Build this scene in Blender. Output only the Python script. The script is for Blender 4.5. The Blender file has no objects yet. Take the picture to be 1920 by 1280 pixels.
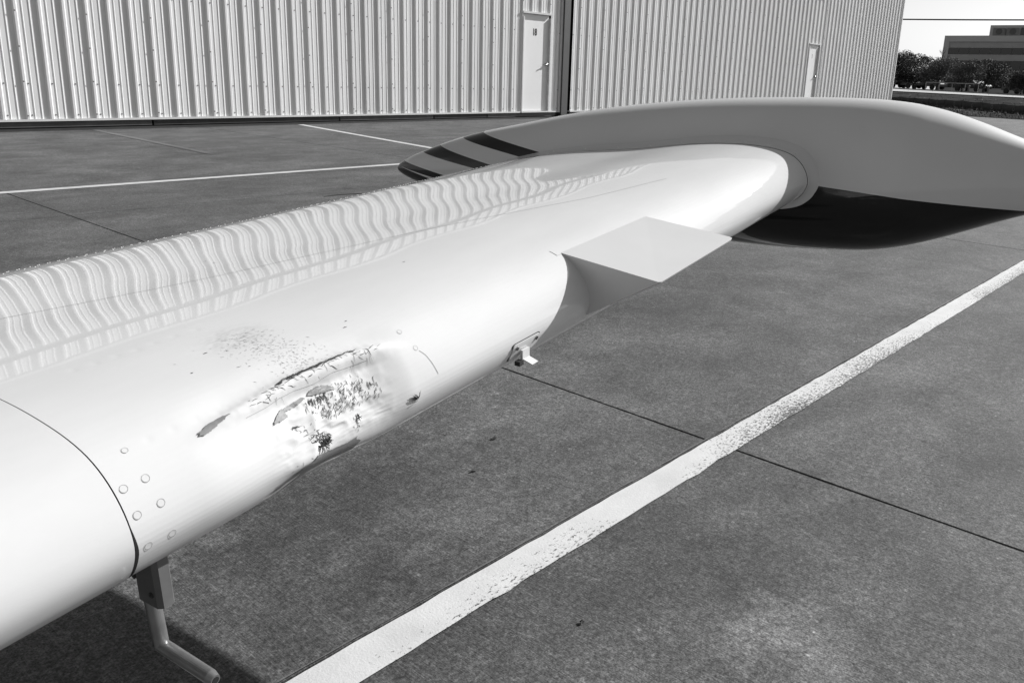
import bpy, bmesh, math, random
import numpy as np
from mathutils import Matrix, Vector

random.seed(7)
RNG = np.random.default_rng(11)
scene = bpy.context.scene
COL = scene.collection

# ------------------------------------------------------------------ camera
H = 1.15
cam_d = bpy.data.cameras.new('camera')
cam_d.sensor_width = 36.0
cam_d.lens = 1582.33 / 1920 * 36
cam_d.shift_y = -40.0 / 1920
cam_d.clip_start = 0.02
cam_d.clip_end = 4000
cam = bpy.data.objects.new('camera', cam_d)
COL.objects.link(cam)
RT = Vector((0.67313435, -0.73913245, 0.02394525))
DN = Vector((-0.18743928, -0.20184573, -0.96131411))
FW = Vector((0.7153717, 0.64260526, -0.27441175))
cam.matrix_world = Matrix((
    (RT.x, -DN.x, -FW.x, 0.0),
    (RT.y, -DN.y, -FW.y, 0.0),
    (RT.z, -DN.z, -FW.z, H),
    (0, 0, 0, 1)))
scene.camera = cam

# ------------------------------------------------------------------ sky and sun
SUN_AZ, SUN_EL = 107.8, 31.0
world = bpy.data.worlds.new('World')
scene.world = world
world.use_nodes = True
wn = world.node_tree.nodes
wl = world.node_tree.links
wn.clear()
sky = wn.new('ShaderNodeTexSky')
sky.sky_type = 'NISHITA'
sky.sun_disc = False
sky.sun_elevation = math.radians(SUN_EL)
sky.sun_rotation = math.radians(SUN_AZ)
bw = wn.new('ShaderNodeRGBToBW')          # black-and-white photograph
bg = wn.new('ShaderNodeBackground')
bg.inputs['Strength'].default_value = 0.08
wo = wn.new('ShaderNodeOutputWorld')
wl.new(sky.outputs[0], bw.inputs[0])
wl.new(bw.outputs[0], bg.inputs['Color'])
wl.new(bg.outputs[0], wo.inputs['Surface'])

sun_d = bpy.data.lights.new('sun', 'SUN')
sun_d.energy = 4.8
sun_d.angle = math.radians(0.53)
sun_d.color = (1, 1, 1)
sun = bpy.data.objects.new('sun', sun_d)
COL.objects.link(sun)
a, e = math.radians(SUN_AZ), math.radians(SUN_EL)
SDIR = Vector((math.sin(a) * math.cos(e), math.cos(a) * math.cos(e), math.sin(e)))
sun.rotation_euler = SDIR.to_track_quat('Z', 'Y').to_euler()
sun.location = (20, -20, 30)

scene.view_settings.view_transform = 'Standard'
scene.view_settings.look = 'None'
scene.view_settings.gamma = 1.0
scene.view_settings.use_curve_mapping = False
scene.view_settings.exposure = 0.38


# ------------------------------------------------------------------ helpers
def new_obj(name, mesh, mat=None, parent=None):
    o = bpy.data.objects.new(name, mesh)
    COL.objects.link(o)
    if mat is not None:
        for m in (mat if isinstance(mat, (list, tuple)) else [mat]):
            mesh.materials.append(m)
    if parent is not None:
        o.parent = parent
    return o


def empty(name, label, cat, loc=(0, 0, 0), rotz=0.0, group=None):
    o = bpy.data.objects.new(name, None)
    COL.objects.link(o)
    o.location = loc
    o.rotation_euler = (0, 0, rotz)
    tag(o, label, cat, group)
    return o


def tag(o, label, cat, group=None):
    o['label'] = label
    o['category'] = cat
    if group:
        o['group'] = group
    return o


def structure(o, label=None):
    o['kind'] = 'structure'
    if label:
        o['label'] = label
    return o


def mesh_from(name, verts, faces, smooth=False):
    me = bpy.data.meshes.new(name)
    me.from_pydata([tuple(map(float, v)) for v in verts], [], [tuple(map(int, f)) for f in faces])
    me.validate()
    bm = bmesh.new()
    bm.from_mesh(me)
    bmesh.ops.recalc_face_normals(bm, faces=bm.faces)
    bm.to_mesh(me)
    bm.free()
    if smooth:
        me.polygons.foreach_set('use_smooth', [True] * len(me.polygons))
    return me


class MB:
    """collects boxes, tubes and sheets into one mesh"""
    def __init__(self):
        self.v = []
        self.f = []

    def add(self, verts, faces):
        n = len(self.v)
        self.v += [tuple(map(float, p)) for p in verts]
        self.f += [tuple(int(i) + n for i in q) for q in faces]
        return self

    def box(self, x0, x1, y0, y1, z0, z1):
        return self.add([(x0, y0, z0), (x1, y0, z0), (x1, y1, z0), (x0, y1, z0),
                         (x0, y0, z1), (x1, y0, z1), (x1, y1, z1), (x0, y1, z1)],
                        [(0, 3, 2, 1), (4, 5, 6, 7), (0, 1, 5, 4), (1, 2, 6, 5), (2, 3, 7, 6), (3, 0, 4, 7)])

    def tube(self, pts, radii, n=8, cap=True):
        pts = [Vector(p) for p in pts]
        if not isinstance(radii, (list, tuple)):
            radii = [radii] * len(pts)
        vs, fs = [], []
        prev = None
        for i, p in enumerate(pts):
            t = (pts[min(i + 1, len(pts) - 1)] - pts[max(i - 1, 0)]).normalized()
            if prev is None:
                ref = Vector((0, 0, 1)) if abs(t.z) < 0.9 else Vector((1, 0, 0))
                u = t.cross(ref).normalized()
            else:
                u = (prev - t * prev.dot(t)).normalized()
            prev = u
            w = t.cross(u)
            for k in range(n):
                an = 2 * math.pi * k / n
                vs.append(p + (u * math.cos(an) + w * math.sin(an)) * radii[i])
        for i in range(len(pts) - 1):
            for k in range(n):
                k2 = (k + 1) % n
                fs.append((i * n + k, i * n + k2, (i + 1) * n + k2, (i + 1) * n + k))
        if cap:
            fs.append(tuple(range(n - 1, -1, -1)))
            fs.append(tuple((len(pts) - 1) * n + k for k in range(n)))
        return self.add(vs, fs)

    def build(self, name, mat, parent=None, smooth=False):
        return new_obj(name, mesh_from(name, self.v, self.f, smooth), mat, parent)


# ------------------------------------------------------------------ materials (all greys: the photograph is black and white)
def nodes_of(m):
    m.use_nodes = True
    nt = m.node_tree
    return nt, nt.nodes, nt.links, nt.nodes['Principled BSDF']


def g4(v):
    return (v, v, v, 1.0)


def simple(name, v, rough=0.6, metal=0.0, spec=0.5, var=0.0, vscale=20.0, bump=0.0, bscale=60.0):
    m = bpy.data.materials.new(name)
    nt, N, K, b = nodes_of(m)
    b.inputs['Base Color'].default_value = g4(v)
    b.inputs['Roughness'].default_value = rough
    b.inputs['Metallic'].default_value = metal
    b.inputs['Specular IOR Level'].default_value = spec
    if var > 0:
        tc = N.new('ShaderNodeTexCoord')
        no = N.new('ShaderNodeTexNoise')
        no.inputs['Scale'].default_value = vscale
        no.inputs['Detail'].default_value = 6
        K.new(tc.outputs['Object'], no.inputs['Vector'])
        mr = N.new('ShaderNodeMapRange')
        mr.inputs['From Min'].default_value = 0.3
        mr.inputs['From Max'].default_value = 0.7
        mr.inputs['To Min'].default_value = v * (1 - var)
        mr.inputs['To Max'].default_value = v * (1 + var)
        K.new(no.outputs[0], mr.inputs['Value'])
        K.new(mr.outputs[0], b.inputs['Base Color'])
    if bump > 0:
        tc2 = N.new('ShaderNodeTexCoord')
        n2 = N.new('ShaderNodeTexNoise')
        n2.inputs['Scale'].default_value = bscale
        n2.inputs['Detail'].default_value = 5
        K.new(tc2.outputs['Object'], n2.inputs['Vector'])
        bp = N.new('ShaderNodeBump')
        bp.inputs['Strength'].default_value = bump
        bp.inputs['Distance'].default_value = 0.01
        K.new(n2.outputs[0], bp.inputs['Height'])
        K.new(bp.outputs[0], b.inputs['Normal'])
    return m


def noise(N, K, vec, scale, detail=5.0, rough=0.55, stretch=None, distort=0.0):
    if stretch is not None:
        mp = N.new('ShaderNodeMapping')
        mp.inputs['Scale'].default_value = stretch
        K.new(vec, mp.inputs['Vector'])
        vec = mp.outputs[0]
    n = N.new('ShaderNodeTexNoise')
    n.inputs['Scale'].default_value = scale
    n.inputs['Detail'].default_value = detail
    n.inputs['Roughness'].default_value = rough
    n.inputs['Distortion'].default_value = distort
    K.new(vec, n.inputs['Vector'])
    return n.outputs[0]


def rng(N, K, val, a, b, c, d, smooth=False):
    mr = N.new('ShaderNodeMapRange')
    if smooth:
        mr.interpolation_type = 'SMOOTHSTEP'
    for nm, x in (('From Min', a), ('From Max', b), ('To Min', c), ('To Max', d)):
        mr.inputs[nm].default_value = x
    K.new(val, mr.inputs['Value'])
    return mr.outputs[0]


def math_n(N, K, op, a, b=None):
    n = N.new('ShaderNodeMath')
    n.operation = op
    for i, x in enumerate((a, b)):
        if x is None:
            continue
        if isinstance(x, (int, float)):
            n.inputs[i].default_value = x
        else:
            K.new(x, n.inputs[i])
    return n.outputs[0]


SL = 0.02      # the apron rises gently towards the hangar


def concrete_value(N, K, base):
    """grey level of broomed, weathered apron concrete at a world position"""
    ge = N.new('ShaderNodeNewGeometry')
    p = ge.outputs['Position']
    big = rng(N, K, noise(N, K, p, 0.8, 5, 0.62, (0.8, 1.9, 1), .4), 0.3, 0.7, 0.74, 1.22)
    mid = rng(N, K, noise(N, K, p, 2.4, 6, 0.62, (1.0, 1.3, 1), 0.5), 0.3, 0.7, 0.68, 1.32)
    mott = rng(N, K, noise(N, K, p, 34, 3, 0.6, (1, 1, 1), 0.8), 0.45, 0.66, 0.90, 1.26)
    mott2 = rng(N, K, noise(N, K, p, 95, 3, 0.65, (1, 1, 1), 0.3), 0.34, 0.68, 0.60, 1.44)
    fine = rng(N, K, noise(N, K, p, 210, 3, 0.7), 0.32, 0.68, 0.40, 1.62)
    speck = rng(N, K, noise(N, K, p, 62, 1, 0.4), 0.72, 0.77, 1.0, 1.8)
    broom = rng(N, K, noise(N, K, p, 1.0, 2, 0.5, (330, 7, 1)), 0.3, 0.7, 0.84, 1.16)
    pit = rng(N, K, noise(N, K, p, 21, 2, 0.4), 0.22, 0.25, 0.5, 1.0)
    edge_n = noise(N, K, p, 11, 5, 0.7)
    stain = None
    for (sx_, sy_, r_, amt) in ((1.58, .61, .15, .62), (3.55, 8.72, .42, .22), (1.22, 1.78, .5, -.22), (.95, 1.55, .35, -.16), (3.4, 3.3, .9, -.14)):
        vm = N.new('ShaderNodeVectorMath')
        vm.operation = 'DISTANCE'
        K.new(p, vm.inputs[0])
        vm.inputs[1].default_value = (sx_, sy_, SL * sy_)
        dd = math_n(N, K, 'ADD', vm.outputs['Value'], rng(N, K, edge_n, 0.25, 0.75, -r_ * .9, r_ * .9))
        q = rng(N, K, dd, r_ * .35, r_ * 1.1, amt, 0.0, True)
        stain = q if stain is None else math_n(N, K, 'ADD', stain, q)
    stain = math_n(N, K, 'ADD', stain, 1.0)
    oi = N.new('ShaderNodeObjectInfo')
    per = rng(N, K, oi.outputs['Random'], 0, 1, 0.95, 1.05)
    v = base
    for x in (big, mid, mott, mott2, fine, speck, broom, pit, stain, per):
        v = math_n(N, K, 'MULTIPLY', v, x) if not isinstance(v, (int, float)) else math_n(N, K, 'MULTIPLY', x, v)
    return p, v


def concrete_mat():
    m = bpy.data.materials.new('apron_concrete')
    nt, N, K, b = nodes_of(m)
    p, v = concrete_value(N, K, 0.089)
    K.new(v, b.inputs['Base Color'])
    b.inputs['Roughness'].default_value = 0.85
    b.inputs['Specular IOR Level'].default_value = 0.35
    h = noise(N, K, p, 1.0, 3, 0.6, (260, 14, 1))
    h2 = noise(N, K, p, 180, 3, 0.6)
    hh = math_n(N, K, 'ADD', h, h2)
    bp = N.new('ShaderNodeBump')
    bp.inputs['Strength'].default_value = 0.35
    bp.inputs['Distance'].default_value = 0.004
    K.new(hh, bp.inputs['Height'])
    K.new(bp.outputs[0], b.inputs['Normal'])
    return m


def line_mat(name, white, w0, w1, fade=1.0):
    """painted line worn through to the concrete; w0..w1 is the noise band where paint wears away"""
    m = bpy.data.materials.new(name)
    nt, N, K, b = nodes_of(m)
    p, v = concrete_value(N, K, 0.092)
    tc = N.new('ShaderNodeTexCoord')
    sep = N.new('ShaderNodeSeparateXYZ')
    K.new(tc.outputs['Generated'], sep.inputs[0])
    n1 = noise(N, K, p, 120, 4, 0.75, (0.6, 1.2, 1))
    n2 = noise(N, K, p, 1.5, 2, 0.5)
    edge = rng(N, K, sep.outputs['Y'], 0.0, 1.0, 0.075, -0.06)
    sp2 = N.new('ShaderNodeSeparateXYZ')
    K.new(p, sp2.inputs[0])
    along = math_n(N, K, 'SUBTRACT', rng(N, K, sp2.outputs['X'], 2.0, 2.5, -0.055, 0.055), rng(N, K, sp2.outputs['X'], 3.4, 4.4, 0.0, 0.05))
    edge = math_n(N, K, 'ADD', edge, along)
    wear = math_n(N, K, 'ADD', math_n(N, K, 'ADD', n1, rng(N, K, n2, 0.35, 0.65, -0.06, 0.07)), edge)
    mask = rng(N, K, wear, w0, w1, fade, 0.0)
    dirt = rng(N, K, noise(N, K, p, 9, 5, 0.6), 0.3, 0.7, 0.88, 1.06)
    wv = math_n(N, K, 'MULTIPLY', dirt, white)
    mx = N.new('ShaderNodeMix')
    mx.data_type = 'FLOAT'
    K.new(mask, mx.inputs[0])
    K.new(v, mx.inputs[2])
    K.new(wv, mx.inputs[3])
    K.new(mx.outputs[0], b.inputs['Base Color'])
    b.inputs['Roughness'].default_value = 0.75
    bp = N.new('ShaderNodeBump')
    bp.inputs['Strength'].default_value = 0.3
    bp.inputs['Distance'].default_value = 0.003
    K.new(noise(N, K, p, 170, 3, 0.6), bp.inputs['Height'])
    K.new(bp.outputs[0], b.inputs['Normal'])
    return m


def wing_mat(name, base=0.80, waves=1.0, smudge=None):
    """gloss white aircraft paint: slightly worn base under a clear coat, skin not perfectly flat"""
    m = bpy.data.materials.new(name)
    nt, N, K, b = nodes_of(m)
    tc = N.new('ShaderNodeTexCoord')
    p = tc.outputs['Object']
    dirt = rng(N, K, noise(N, K, p, 5, 6, 0.65, (0.6, 1.6, 1)), 0.3, 0.7, base * 0.95, base * 1.03)
    if smudge:
        mp = N.new('ShaderNodeMapping')
        mp.inputs['Location'].default_value = (-smudge[0] / .055, -smudge[1] / .040, 0)
        mp.inputs['Scale'].default_value = (1 / .055, 1 / .040, 0)
        mp.inputs['Rotation'].default_value = (0, 0, 0)
        K.new(p, mp.inputs['Vector'])
        ln = N.new('ShaderNodeVectorMath')
        ln.operation = 'LENGTH'
        K.new(mp.outputs[0], ln.inputs[0])
        fall = rng(N, K, ln.outputs['Value'], 0.1, 1.0, 1.0, 0.0, True)
        sp_ = rng(N, K, noise(N, K, p, 1.0, 6, 0.75, (70, 130, 60), .6), 0.38, 0.66, 0.0, 0.30)
        dirt = math_n(N, K, 'MULTIPLY', dirt, math_n(N, K, 'SUBTRACT', 1.0, math_n(N, K, 'MULTIPLY', fall, sp_)))
    K.new(dirt, b.inputs['Base Color'])
    b.inputs['Roughness'].default_value = 0.4
    b.inputs['Specular IOR Level'].default_value = 0.0
    b.inputs['Coat Weight'].default_value = 1.0
    b.inputs['Coat Roughness'].default_value = 0.025
    b.inputs['Coat IOR'].default_value = 1.38
    if waves > 0:
        w1 = noise(N, K, p, 1.0, 1, 0.4, (2.6, 5.5, 2))
        w2 = noise(N, K, p, 1.0, 2, 0.5, (9.0, 15.0, 4))
        hh = math_n(N, K, 'ADD', w1, math_n(N, K, 'MULTIPLY', w2, 0.16))
        bp = N.new('ShaderNodeBump')
        bp.inputs['Strength'].default_value = 1.0
        bp.inputs['Distance'].default_value = 0.0008 * waves
        K.new(hh, bp.inputs['Height'])
        sc = noise(N, K, p, 1.0, 2, 0.5, (60, 900, 300), 1.5)
        bp2 = N.new('ShaderNodeBump')
        bp2.inputs['Strength'].default_value = 0.12
        bp2.inputs['Distance'].default_value = 0.0004
        K.new(sc, bp2.inputs['Height'])
        K.new(bp.outputs[0], bp2.inputs['Normal'])
        K.new(bp2.outputs[0], b.inputs['Normal'])
        K.new(bp.outputs[0], b.inputs['Coat Normal'])
    return m


def tank_mat():
    """white tank paint with black lower half and raked black stripes on the tail (flat print in tank coordinates)"""
    m = bpy.data.materials.new('tank_paint')
    nt, N, K, b = nodes_of(m)
    tc = N.new('ShaderNodeTexCoord')
    sep = N.new('ShaderNodeSeparateXYZ')
    K.new(tc.outputs['Object'], sep.inputs[0])
    X, Z = sep.outputs['Y'], sep.outputs['Z']       # chordwise, up

    def below(x0, z0, x1, z1):     # 1 where z lies under the line
        k = (z1 - z0) / (x1 - x0)
        t = math_n(N, K, 'SUBTRACT', math_n(N, K, 'ADD', math_n(N, K, 'MULTIPLY', math_n(N, K, 'SUBTRACT', X, x0), k), z0), Z)
        return math_n(N, K, 'GREATER_THAN', t, 0.0)

    def inv(a):
        return math_n(N, K, 'SUBTRACT', 1.0, a)

    def mul(*l):
        v = l[0]
        for x in l[1:]:
            v = math_n(N, K, 'MULTIPLY', v, x)
        return v

    def behind(x):
        return math_n(N, K, 'GREATER_THAN', X, x)
    s1 = mul(below(.973, .047, .672, .0058), inv(below(1.048, .028, .779, -.006)), inv(below(.672, .0058, .779, -.006)))
    s2 = mul(below(1.133, .001, .894, -.035), inv(below(1.207, -.023, .954, -.050)), inv(below(.894, -.035, .954, -.050)))
    s3 = mul(below(1.252, -.060, 1.073, -.082), inv(below(1.246, -.080, 1.122, -.094)), behind(0.98))
    s4 = mul(below(1.236, -.084, 1.142, -.099), behind(0.75))
    f1 = mul(below(-.42, -.038, 0.0, -.008), inv(behind(0.0)))
    f2 = mul(below(0.0, -.006, 0.95, -.098), behind(0.0), inv(behind(0.75)))
    tot = s1
    for s in (s2, s3, s4, f1, f2):
        tot = math_n(N, K, 'MAXIMUM', tot, s)
    mx = N.new('ShaderNodeMix')
    mx.data_type = 'FLOAT'
    K.new(tot, mx.inputs[0])
    wh = rng(N, K, noise(N, K, tc.outputs['Object'], 4, 4), 0.3, 0.7, 0.63, 0.67)
    K.new(wh, mx.inputs[2])
    mx.inputs[3].default_value = 0.007
    K.new(mx.outputs[0], b.inputs['Base Color'])
    b.inputs['Roughness'].default_value = 0.4
    b.inputs['Specular IOR Level'].default_value = 0.15
    b.inputs['Coat Weight'].default_value = 1.0
    b.inputs['Coat IOR'].default_value = 1.34
    b.inputs['Coat Roughness'].default_value = 0.03
    bp = N.new('ShaderNodeBump')
    bp.inputs['Strength'].default_value = 1.0
    bp.inputs['Distance'].default_value = 0.001
    K.new(noise(N, K, tc.outputs['Object'], 5, 2), bp.inputs['Height'])
    K.new(bp.outputs[0], b.inputs['Normal'])
    return m


def foliage_mat(name, lo, hi):
    m = bpy.data.materials.new(name)
    nt, N, K, b = nodes_of(m)
    ge = N.new('ShaderNodeNewGeometry')
    r = rng(N, K, ge.outputs['Random Per Island'], 0, 1, lo, hi)
    K.new(r, b.inputs['Base Color'])
    b.inputs['Roughness'].default_value = 0.7
    b.inputs['Specular IOR Level'].default_value = 0.2
    return m


M = {}
M['concrete'] = concrete_mat()
M['joint'] = simple('joint_filler', 0.006, 0.9)
M['line_big'] = line_mat('worn_white_line', 0.60, 0.58, 0.64)
M['line_far'] = line_mat('white_line', 0.62, 0.62, 0.78, 0.85)
M['line_faded'] = line_mat('faded_line', 0.20, 0.40, 0.62, 0.45)
def panel_mat(name, v):
    """painted ribbed sheet: slight tone change from sheet to sheet and faint vertical streaks"""
    m = bpy.data.materials.new(name)
    nt, N, K, b = nodes_of(m)
    ge = N.new('ShaderNodeNewGeometry')
    oi = N.new('ShaderNodeObjectInfo')
    p = ge.outputs['Position']
    t = rng(N, K, oi.outputs['Random'], 0, 1, v * .955, v * 1.03)
    st = rng(N, K, noise(N, K, p, 1.0, 4, 0.65, (16, 1, .5)), 0.3, 0.75, 1.03, 0.93)
    bl = rng(N, K, noise(N, K, p, 1.2, 5, 0.6), 0.3, 0.7, 0.97, 1.02)
    K.new(math_n(N, K, 'MULTIPLY', math_n(N, K, 'MULTIPLY', t, st), bl), b.inputs['Base Color'])
    b.inputs['Roughness'].default_value = 0.42
    b.inputs['Specular IOR Level'].default_value = 0.45
    bp = N.new('ShaderNodeBump')
    bp.inputs['Strength'].default_value = 0.5
    bp.inputs['Distance'].default_value = 0.006
    K.new(noise(N, K, p, 1.0, 2, 0.5, (3.2, 1, 1.1)), bp.inputs['Height'])
    K.new(bp.outputs[0], b.inputs['Normal'])
    return m


M['panel'] = panel_mat('ribbed_steel_paint', 0.74)
M['panel2'] = panel_mat('ribbed_steel_paint_right', 0.78)
M['trim'] = simple('trim_paint', 0.62, 0.45, var=0.05, vscale=8)
M['door'] = simple('door_paint', 0.78, 0.45, var=0.02, vscale=3)
M['post'] = simple('post_paint', 0.055, 0.6, var=0.1, vscale=4)
M['dark'] = simple('dark_interior', 0.006, 0.9)
M['rail'] = simple('rail_steel', 0.035, 0.7, var=0.25, vscale=6)
M['rail2'] = simple('rail_web_steel', 0.07, 0.6, var=0.25, vscale=5)
M['screw'] = simple('screw_head', 0.10, 0.5)
M['metal'] = simple('bare_metal', 0.55, 0.28, metal=1.0, var=0.15, vscale=60)
M['dullmetal'] = simple('dull_metal', 0.28, 0.42, metal=0.8, var=0.2, vscale=40)
M['black'] = simple('black_print', 0.015, 0.5)
M['wing'] = wing_mat('wing_paint', 0.70, 1.0, (-1.395, .225))
M['wing_in'] = wing_mat('inboard_wing_paint', 0.69, 0.6)
M['wedge'] = simple('wedge_paint', 0.65, 0.30, var=0.02, vscale=12)
M['tank'] = tank_mat()
M['fairing'] = simple('fairing_paint', 0.66, 0.25, var=0.02, vscale=8)
M['groove'] = simple('dark_groove', 0.015, 0.8)
M['seam'] = simple('seam_line_grey', 0.34, 0.6)  # mid-grey of the lap line and the skin cracks
M['primer'] = simple('exposed_primer', 0.22, 0.55, var=0.12, vscale=90)
M['peel'] = simple('peeled_paint', 0.62, 0.4, var=0.08, vscale=60)
M['soot'] = simple('dark_scrape', 0.035, 0.8, var=0.4, vscale=300)
M['scuff'] = simple('light_scuff', 0.30, 0.7)
M['straw'] = simple('dry_fibre', 0.045, 0.8)
M['rivet'] = simple('painted_rivet', 0.70, 0.4)
M['rivet_ring'] = simple('rivet_ring_grey', 0.33, 0.6)
M['pitot'] = simple('pitot_grey_paint', 0.13, 0.35, var=0.15, vscale=40)
M['pitot_tube'] = simple('pitot_metal', 0.32, 0.3, metal=0.75, var=0.15, vscale=50)
M['rubber'] = simple('black_rubber', 0.02, 0.6)
M['facade'] = simple('facade_concrete', 0.58, 0.8, var=0.08, vscale=0.3)
M['facade2'] = simple('facade_spandrel', 0.45, 0.8, var=0.08, vscale=0.4)
M['glass'] = simple('dark_glass', 0.02, 0.08, spec=0.5)
M['unit'] = simple('unit_casing', 0.23, 0.6)
M['bark'] = simple('bark', 0.06, 0.9, var=0.3, vscale=4)
M['leaf_dark'] = foliage_mat('dark_leaves', 0.05, 0.12)
M['leaf_mid'] = foliage_mat('mid_leaves', 0.09, 0.2)
M['grass'] = simple('dry_grass', 0.055, 0.95, spec=0.0, var=0.45, vscale=0.9)
M['blade'] = foliage_mat('grass_blades', 0.03, 0.09)
M['road'] = simple('pale_road', 0.42, 0.9, var=0.15, vscale=0.6)
M['silt'] = simple('silt_fabric', 0.012, 0.75, var=0.3, vscale=2)
M['silt_print'] = simple('silt_print', 0.08, 0.8, var=0.4, vscale=5)
M['stake'] = simple('stake_wood', 0.06, 0.9)
M['car_dark'] = simple('car_paint_dark', 0.03, 0.3)
M['car_mid'] = simple('car_paint_grey', 0.16, 0.3)
M['car_light'] = simple('car_paint_light', 0.13, 0.3)
M['railing'] = simple('railing_metal', 0.42, 0.5)
M['cable'] = simple('cable_sheath', 0.03, 0.6)
M['roof'] = simple('roof_steel', 0.5, 0.5)

# ------------------------------------------------------------------ ground


def gz(y):
    return SL * max(-30.0, min(14.0, y))


def far_z(x, y):
    z = gz(y)
    R = math.hypot(x, y)
    az = math.degrees(math.atan2(x, y))
    t = max(0.0, min(1.0, (R - 60) / 30.0))
    t = t * t * (3 - 2 * t)
    w = max(0.0, min(1.0, (az - 50) / 12.0)) * max(0.0, min(1.0, (120 - az) / 25.0))
    amp = 0.93 - 0.055 * max(-4.0, min(9.0, az - 71.5))
    return z + t * w * amp


# terrain sheet out to the horizon (polar grid)
vs, fs = [], []
azs = list(np.arange(0, 60, 6.0)) + list(np.arange(60, 100, 1.0)) + list(np.arange(100, 360, 8.0))
rs = [0.0, 8, 16, 24, 30, 34, 38, 42, 46, 50, 54, 58, 62, 66, 70, 75, 80, 85, 90, 96, 104, 120, 150, 200, 300, 500, 900, 1800]
for r in rs:
    for az in azs:
        x, y = r * math.sin(math.radians(az)), r * math.cos(math.radians(az))
        drop = -0.06 if r < 60 else 0.0
        vs.append((x, y, far_z(x, y) + drop))
na = len(azs)
for i in range(len(rs) - 1):
    for j in range(na):
        j2 = (j + 1) % na
        fs.append((i * na + j, (i + 1) * na + j, (i + 1) * na + j2, i * na + j2))
structure(new_obj('grass_field', mesh_from('grass_field', vs, fs, True), M['grass']),
          'dry grass field beyond the apron edge')

# apron: base sheet seen as the dark filler of the joints, slabs as pieces on it
XJ = [2.345 + 4.75 * k for k in range(-7, 8)]
XJ[-1] = 36.3
YJ = [1.226 + 5.19 * k for k in range(-5, 3)] + [13.46]
mb = MB()
y0, y1 = YJ[0], YJ[-1]
mb.add([(XJ[0], y0, SL * y0 - .022), (XJ[-1], y0, SL * y0 - .022), (XJ[-1], y1, SL * y1 - .022), (XJ[0], y1, SL * y1 - .022)], [(0, 1, 2, 3)])
apron = structure(mb.build('apron', M['joint']), 'concrete hangar apron with dark joints between slabs')
gap = 0.0034
for i in range(len(XJ) - 1):
    for j in range(len(YJ) - 1):
        xa, xb, ya, yb = XJ[i] + .0048, XJ[i + 1] - .0048, YJ[j] + gap, YJ[j + 1] - gap
        # slightly chipped arrises: edge points wander by a millimetre or two
        top, n = [], 26
        for k in range(n):
            top.append((xa + (xb - xa) * k / n, ya + abs(random.gauss(0, .0012))))
        for k in range(n):
            top.append((xb - abs(random.gauss(0, .0012)), ya + (yb - ya) * k / n))
        for k in range(n):
            top.append((xb - (xb - xa) * k / n, yb - abs(random.gauss(0, .0012))))
        for k in range(n):
            top.append((xa + abs(random.gauss(0, .0012)), yb - (yb - ya) * k / n))
        m_ = len(top)
        v3 = [(x, y, SL * y) for x, y in top] + [(x, y, SL * y - .04) for x, y in top]
        f3 = [tuple(range(m_))] + [(k, (k + 1) % m_, m_ + (k + 1) % m_, m_ + k) for k in range(m_)]
        new_obj('concrete_slab', mesh_from('slab', v3, f3), M['concrete'], apron)


def paint(name, pts, mat, label):
    """flat painted marking 4 mm above the slabs, edges slightly uneven"""
    (x0, y0), (x1, y1), w = pts
    dx, dy = x1 - x0, y1 - y0
    L_ = math.hypot(dx, dy)
    nx, ny = -dy / L_, dx / L_
    n = max(2, int(L_ / 0.06))
    A, B = [], []
    for k in range(n + 1):
        t = k / n
        x, y = x0 + dx * t, y0 + dy * t
        a_, b_ = w / 2 + random.gauss(0, .0013), w / 2 + random.gauss(0, .0018)
        A.append((x + nx * a_, y + ny * a_))
        B.append((x - nx * b_, y - ny * b_))
    v = [(x, y, SL * y + .004) for x, y in B] + [(x, y, SL * y + .004) for x, y in A]
    f = [(k, k + 1, n + 2 + k, n + 1 + k) for k in range(n)]
    o = new_obj(name, mesh_from(name, v, f), mat)
    return structure(o, label)


paint('painted_line', ((-3.0, 1.1725), (36.0, 1.1725), 0.0985), M['line_big'], 'wide worn white line along the near slab joint')
paint('painted_line', ((-3.0, 1.2330), (36.0, 1.2330), 0.004), M['line_faded'], 'thin sliver of white paint beyond the joint')
paint('painted_line', ((-12.0, 7.72), (27.0, 7.72), 0.105), M['line_far'], 'white line parallel to the hangar doors')
paint('painted_line', ((8.10, 8.2), (8.97, 13.3), 0.11), M['line_far'], 'white line running up to the hangar doors')
paint('painted_line', ((5.22, 9.6), (5.36, 13.3), 0.10), M['line_faded'], 'faded line on the concrete before the doors')

# dark scraps on the near concrete
for (x, y, s, lab) in ((1.63, 1.597, .012, 'small dark scrap on the concrete below the damaged wing edge'),
                       (1.839, 1.713, .011, 'small dark scrap on the concrete, farther one under the wing edge'),
                       (1.29, .932, .007, 'tiny dark scrap on the concrete right of the wide white line')):
    n = 9
    v = []
    for k in range(n):
        an = 2 * math.pi * k / n
        r = s * random.uniform(.6, 1.2)
        v.append((x + r * 1.5 * math.cos(an), y + r * .7 * math.sin(an), gz(y) + .003 + random.uniform(0, .004)))
    v.append((x, y, gz(y) + .009))
    o = new_obj('leaf_scrap', mesh_from('leaf_scrap', v, [(k, (k + 1) % n, n) for k in range(n)]), M['soot'])
    tag(o, lab, 'scrap')

# ------------------------------------------------------------------ hangar
YW = 13.38
PITCH = 0.318


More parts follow.
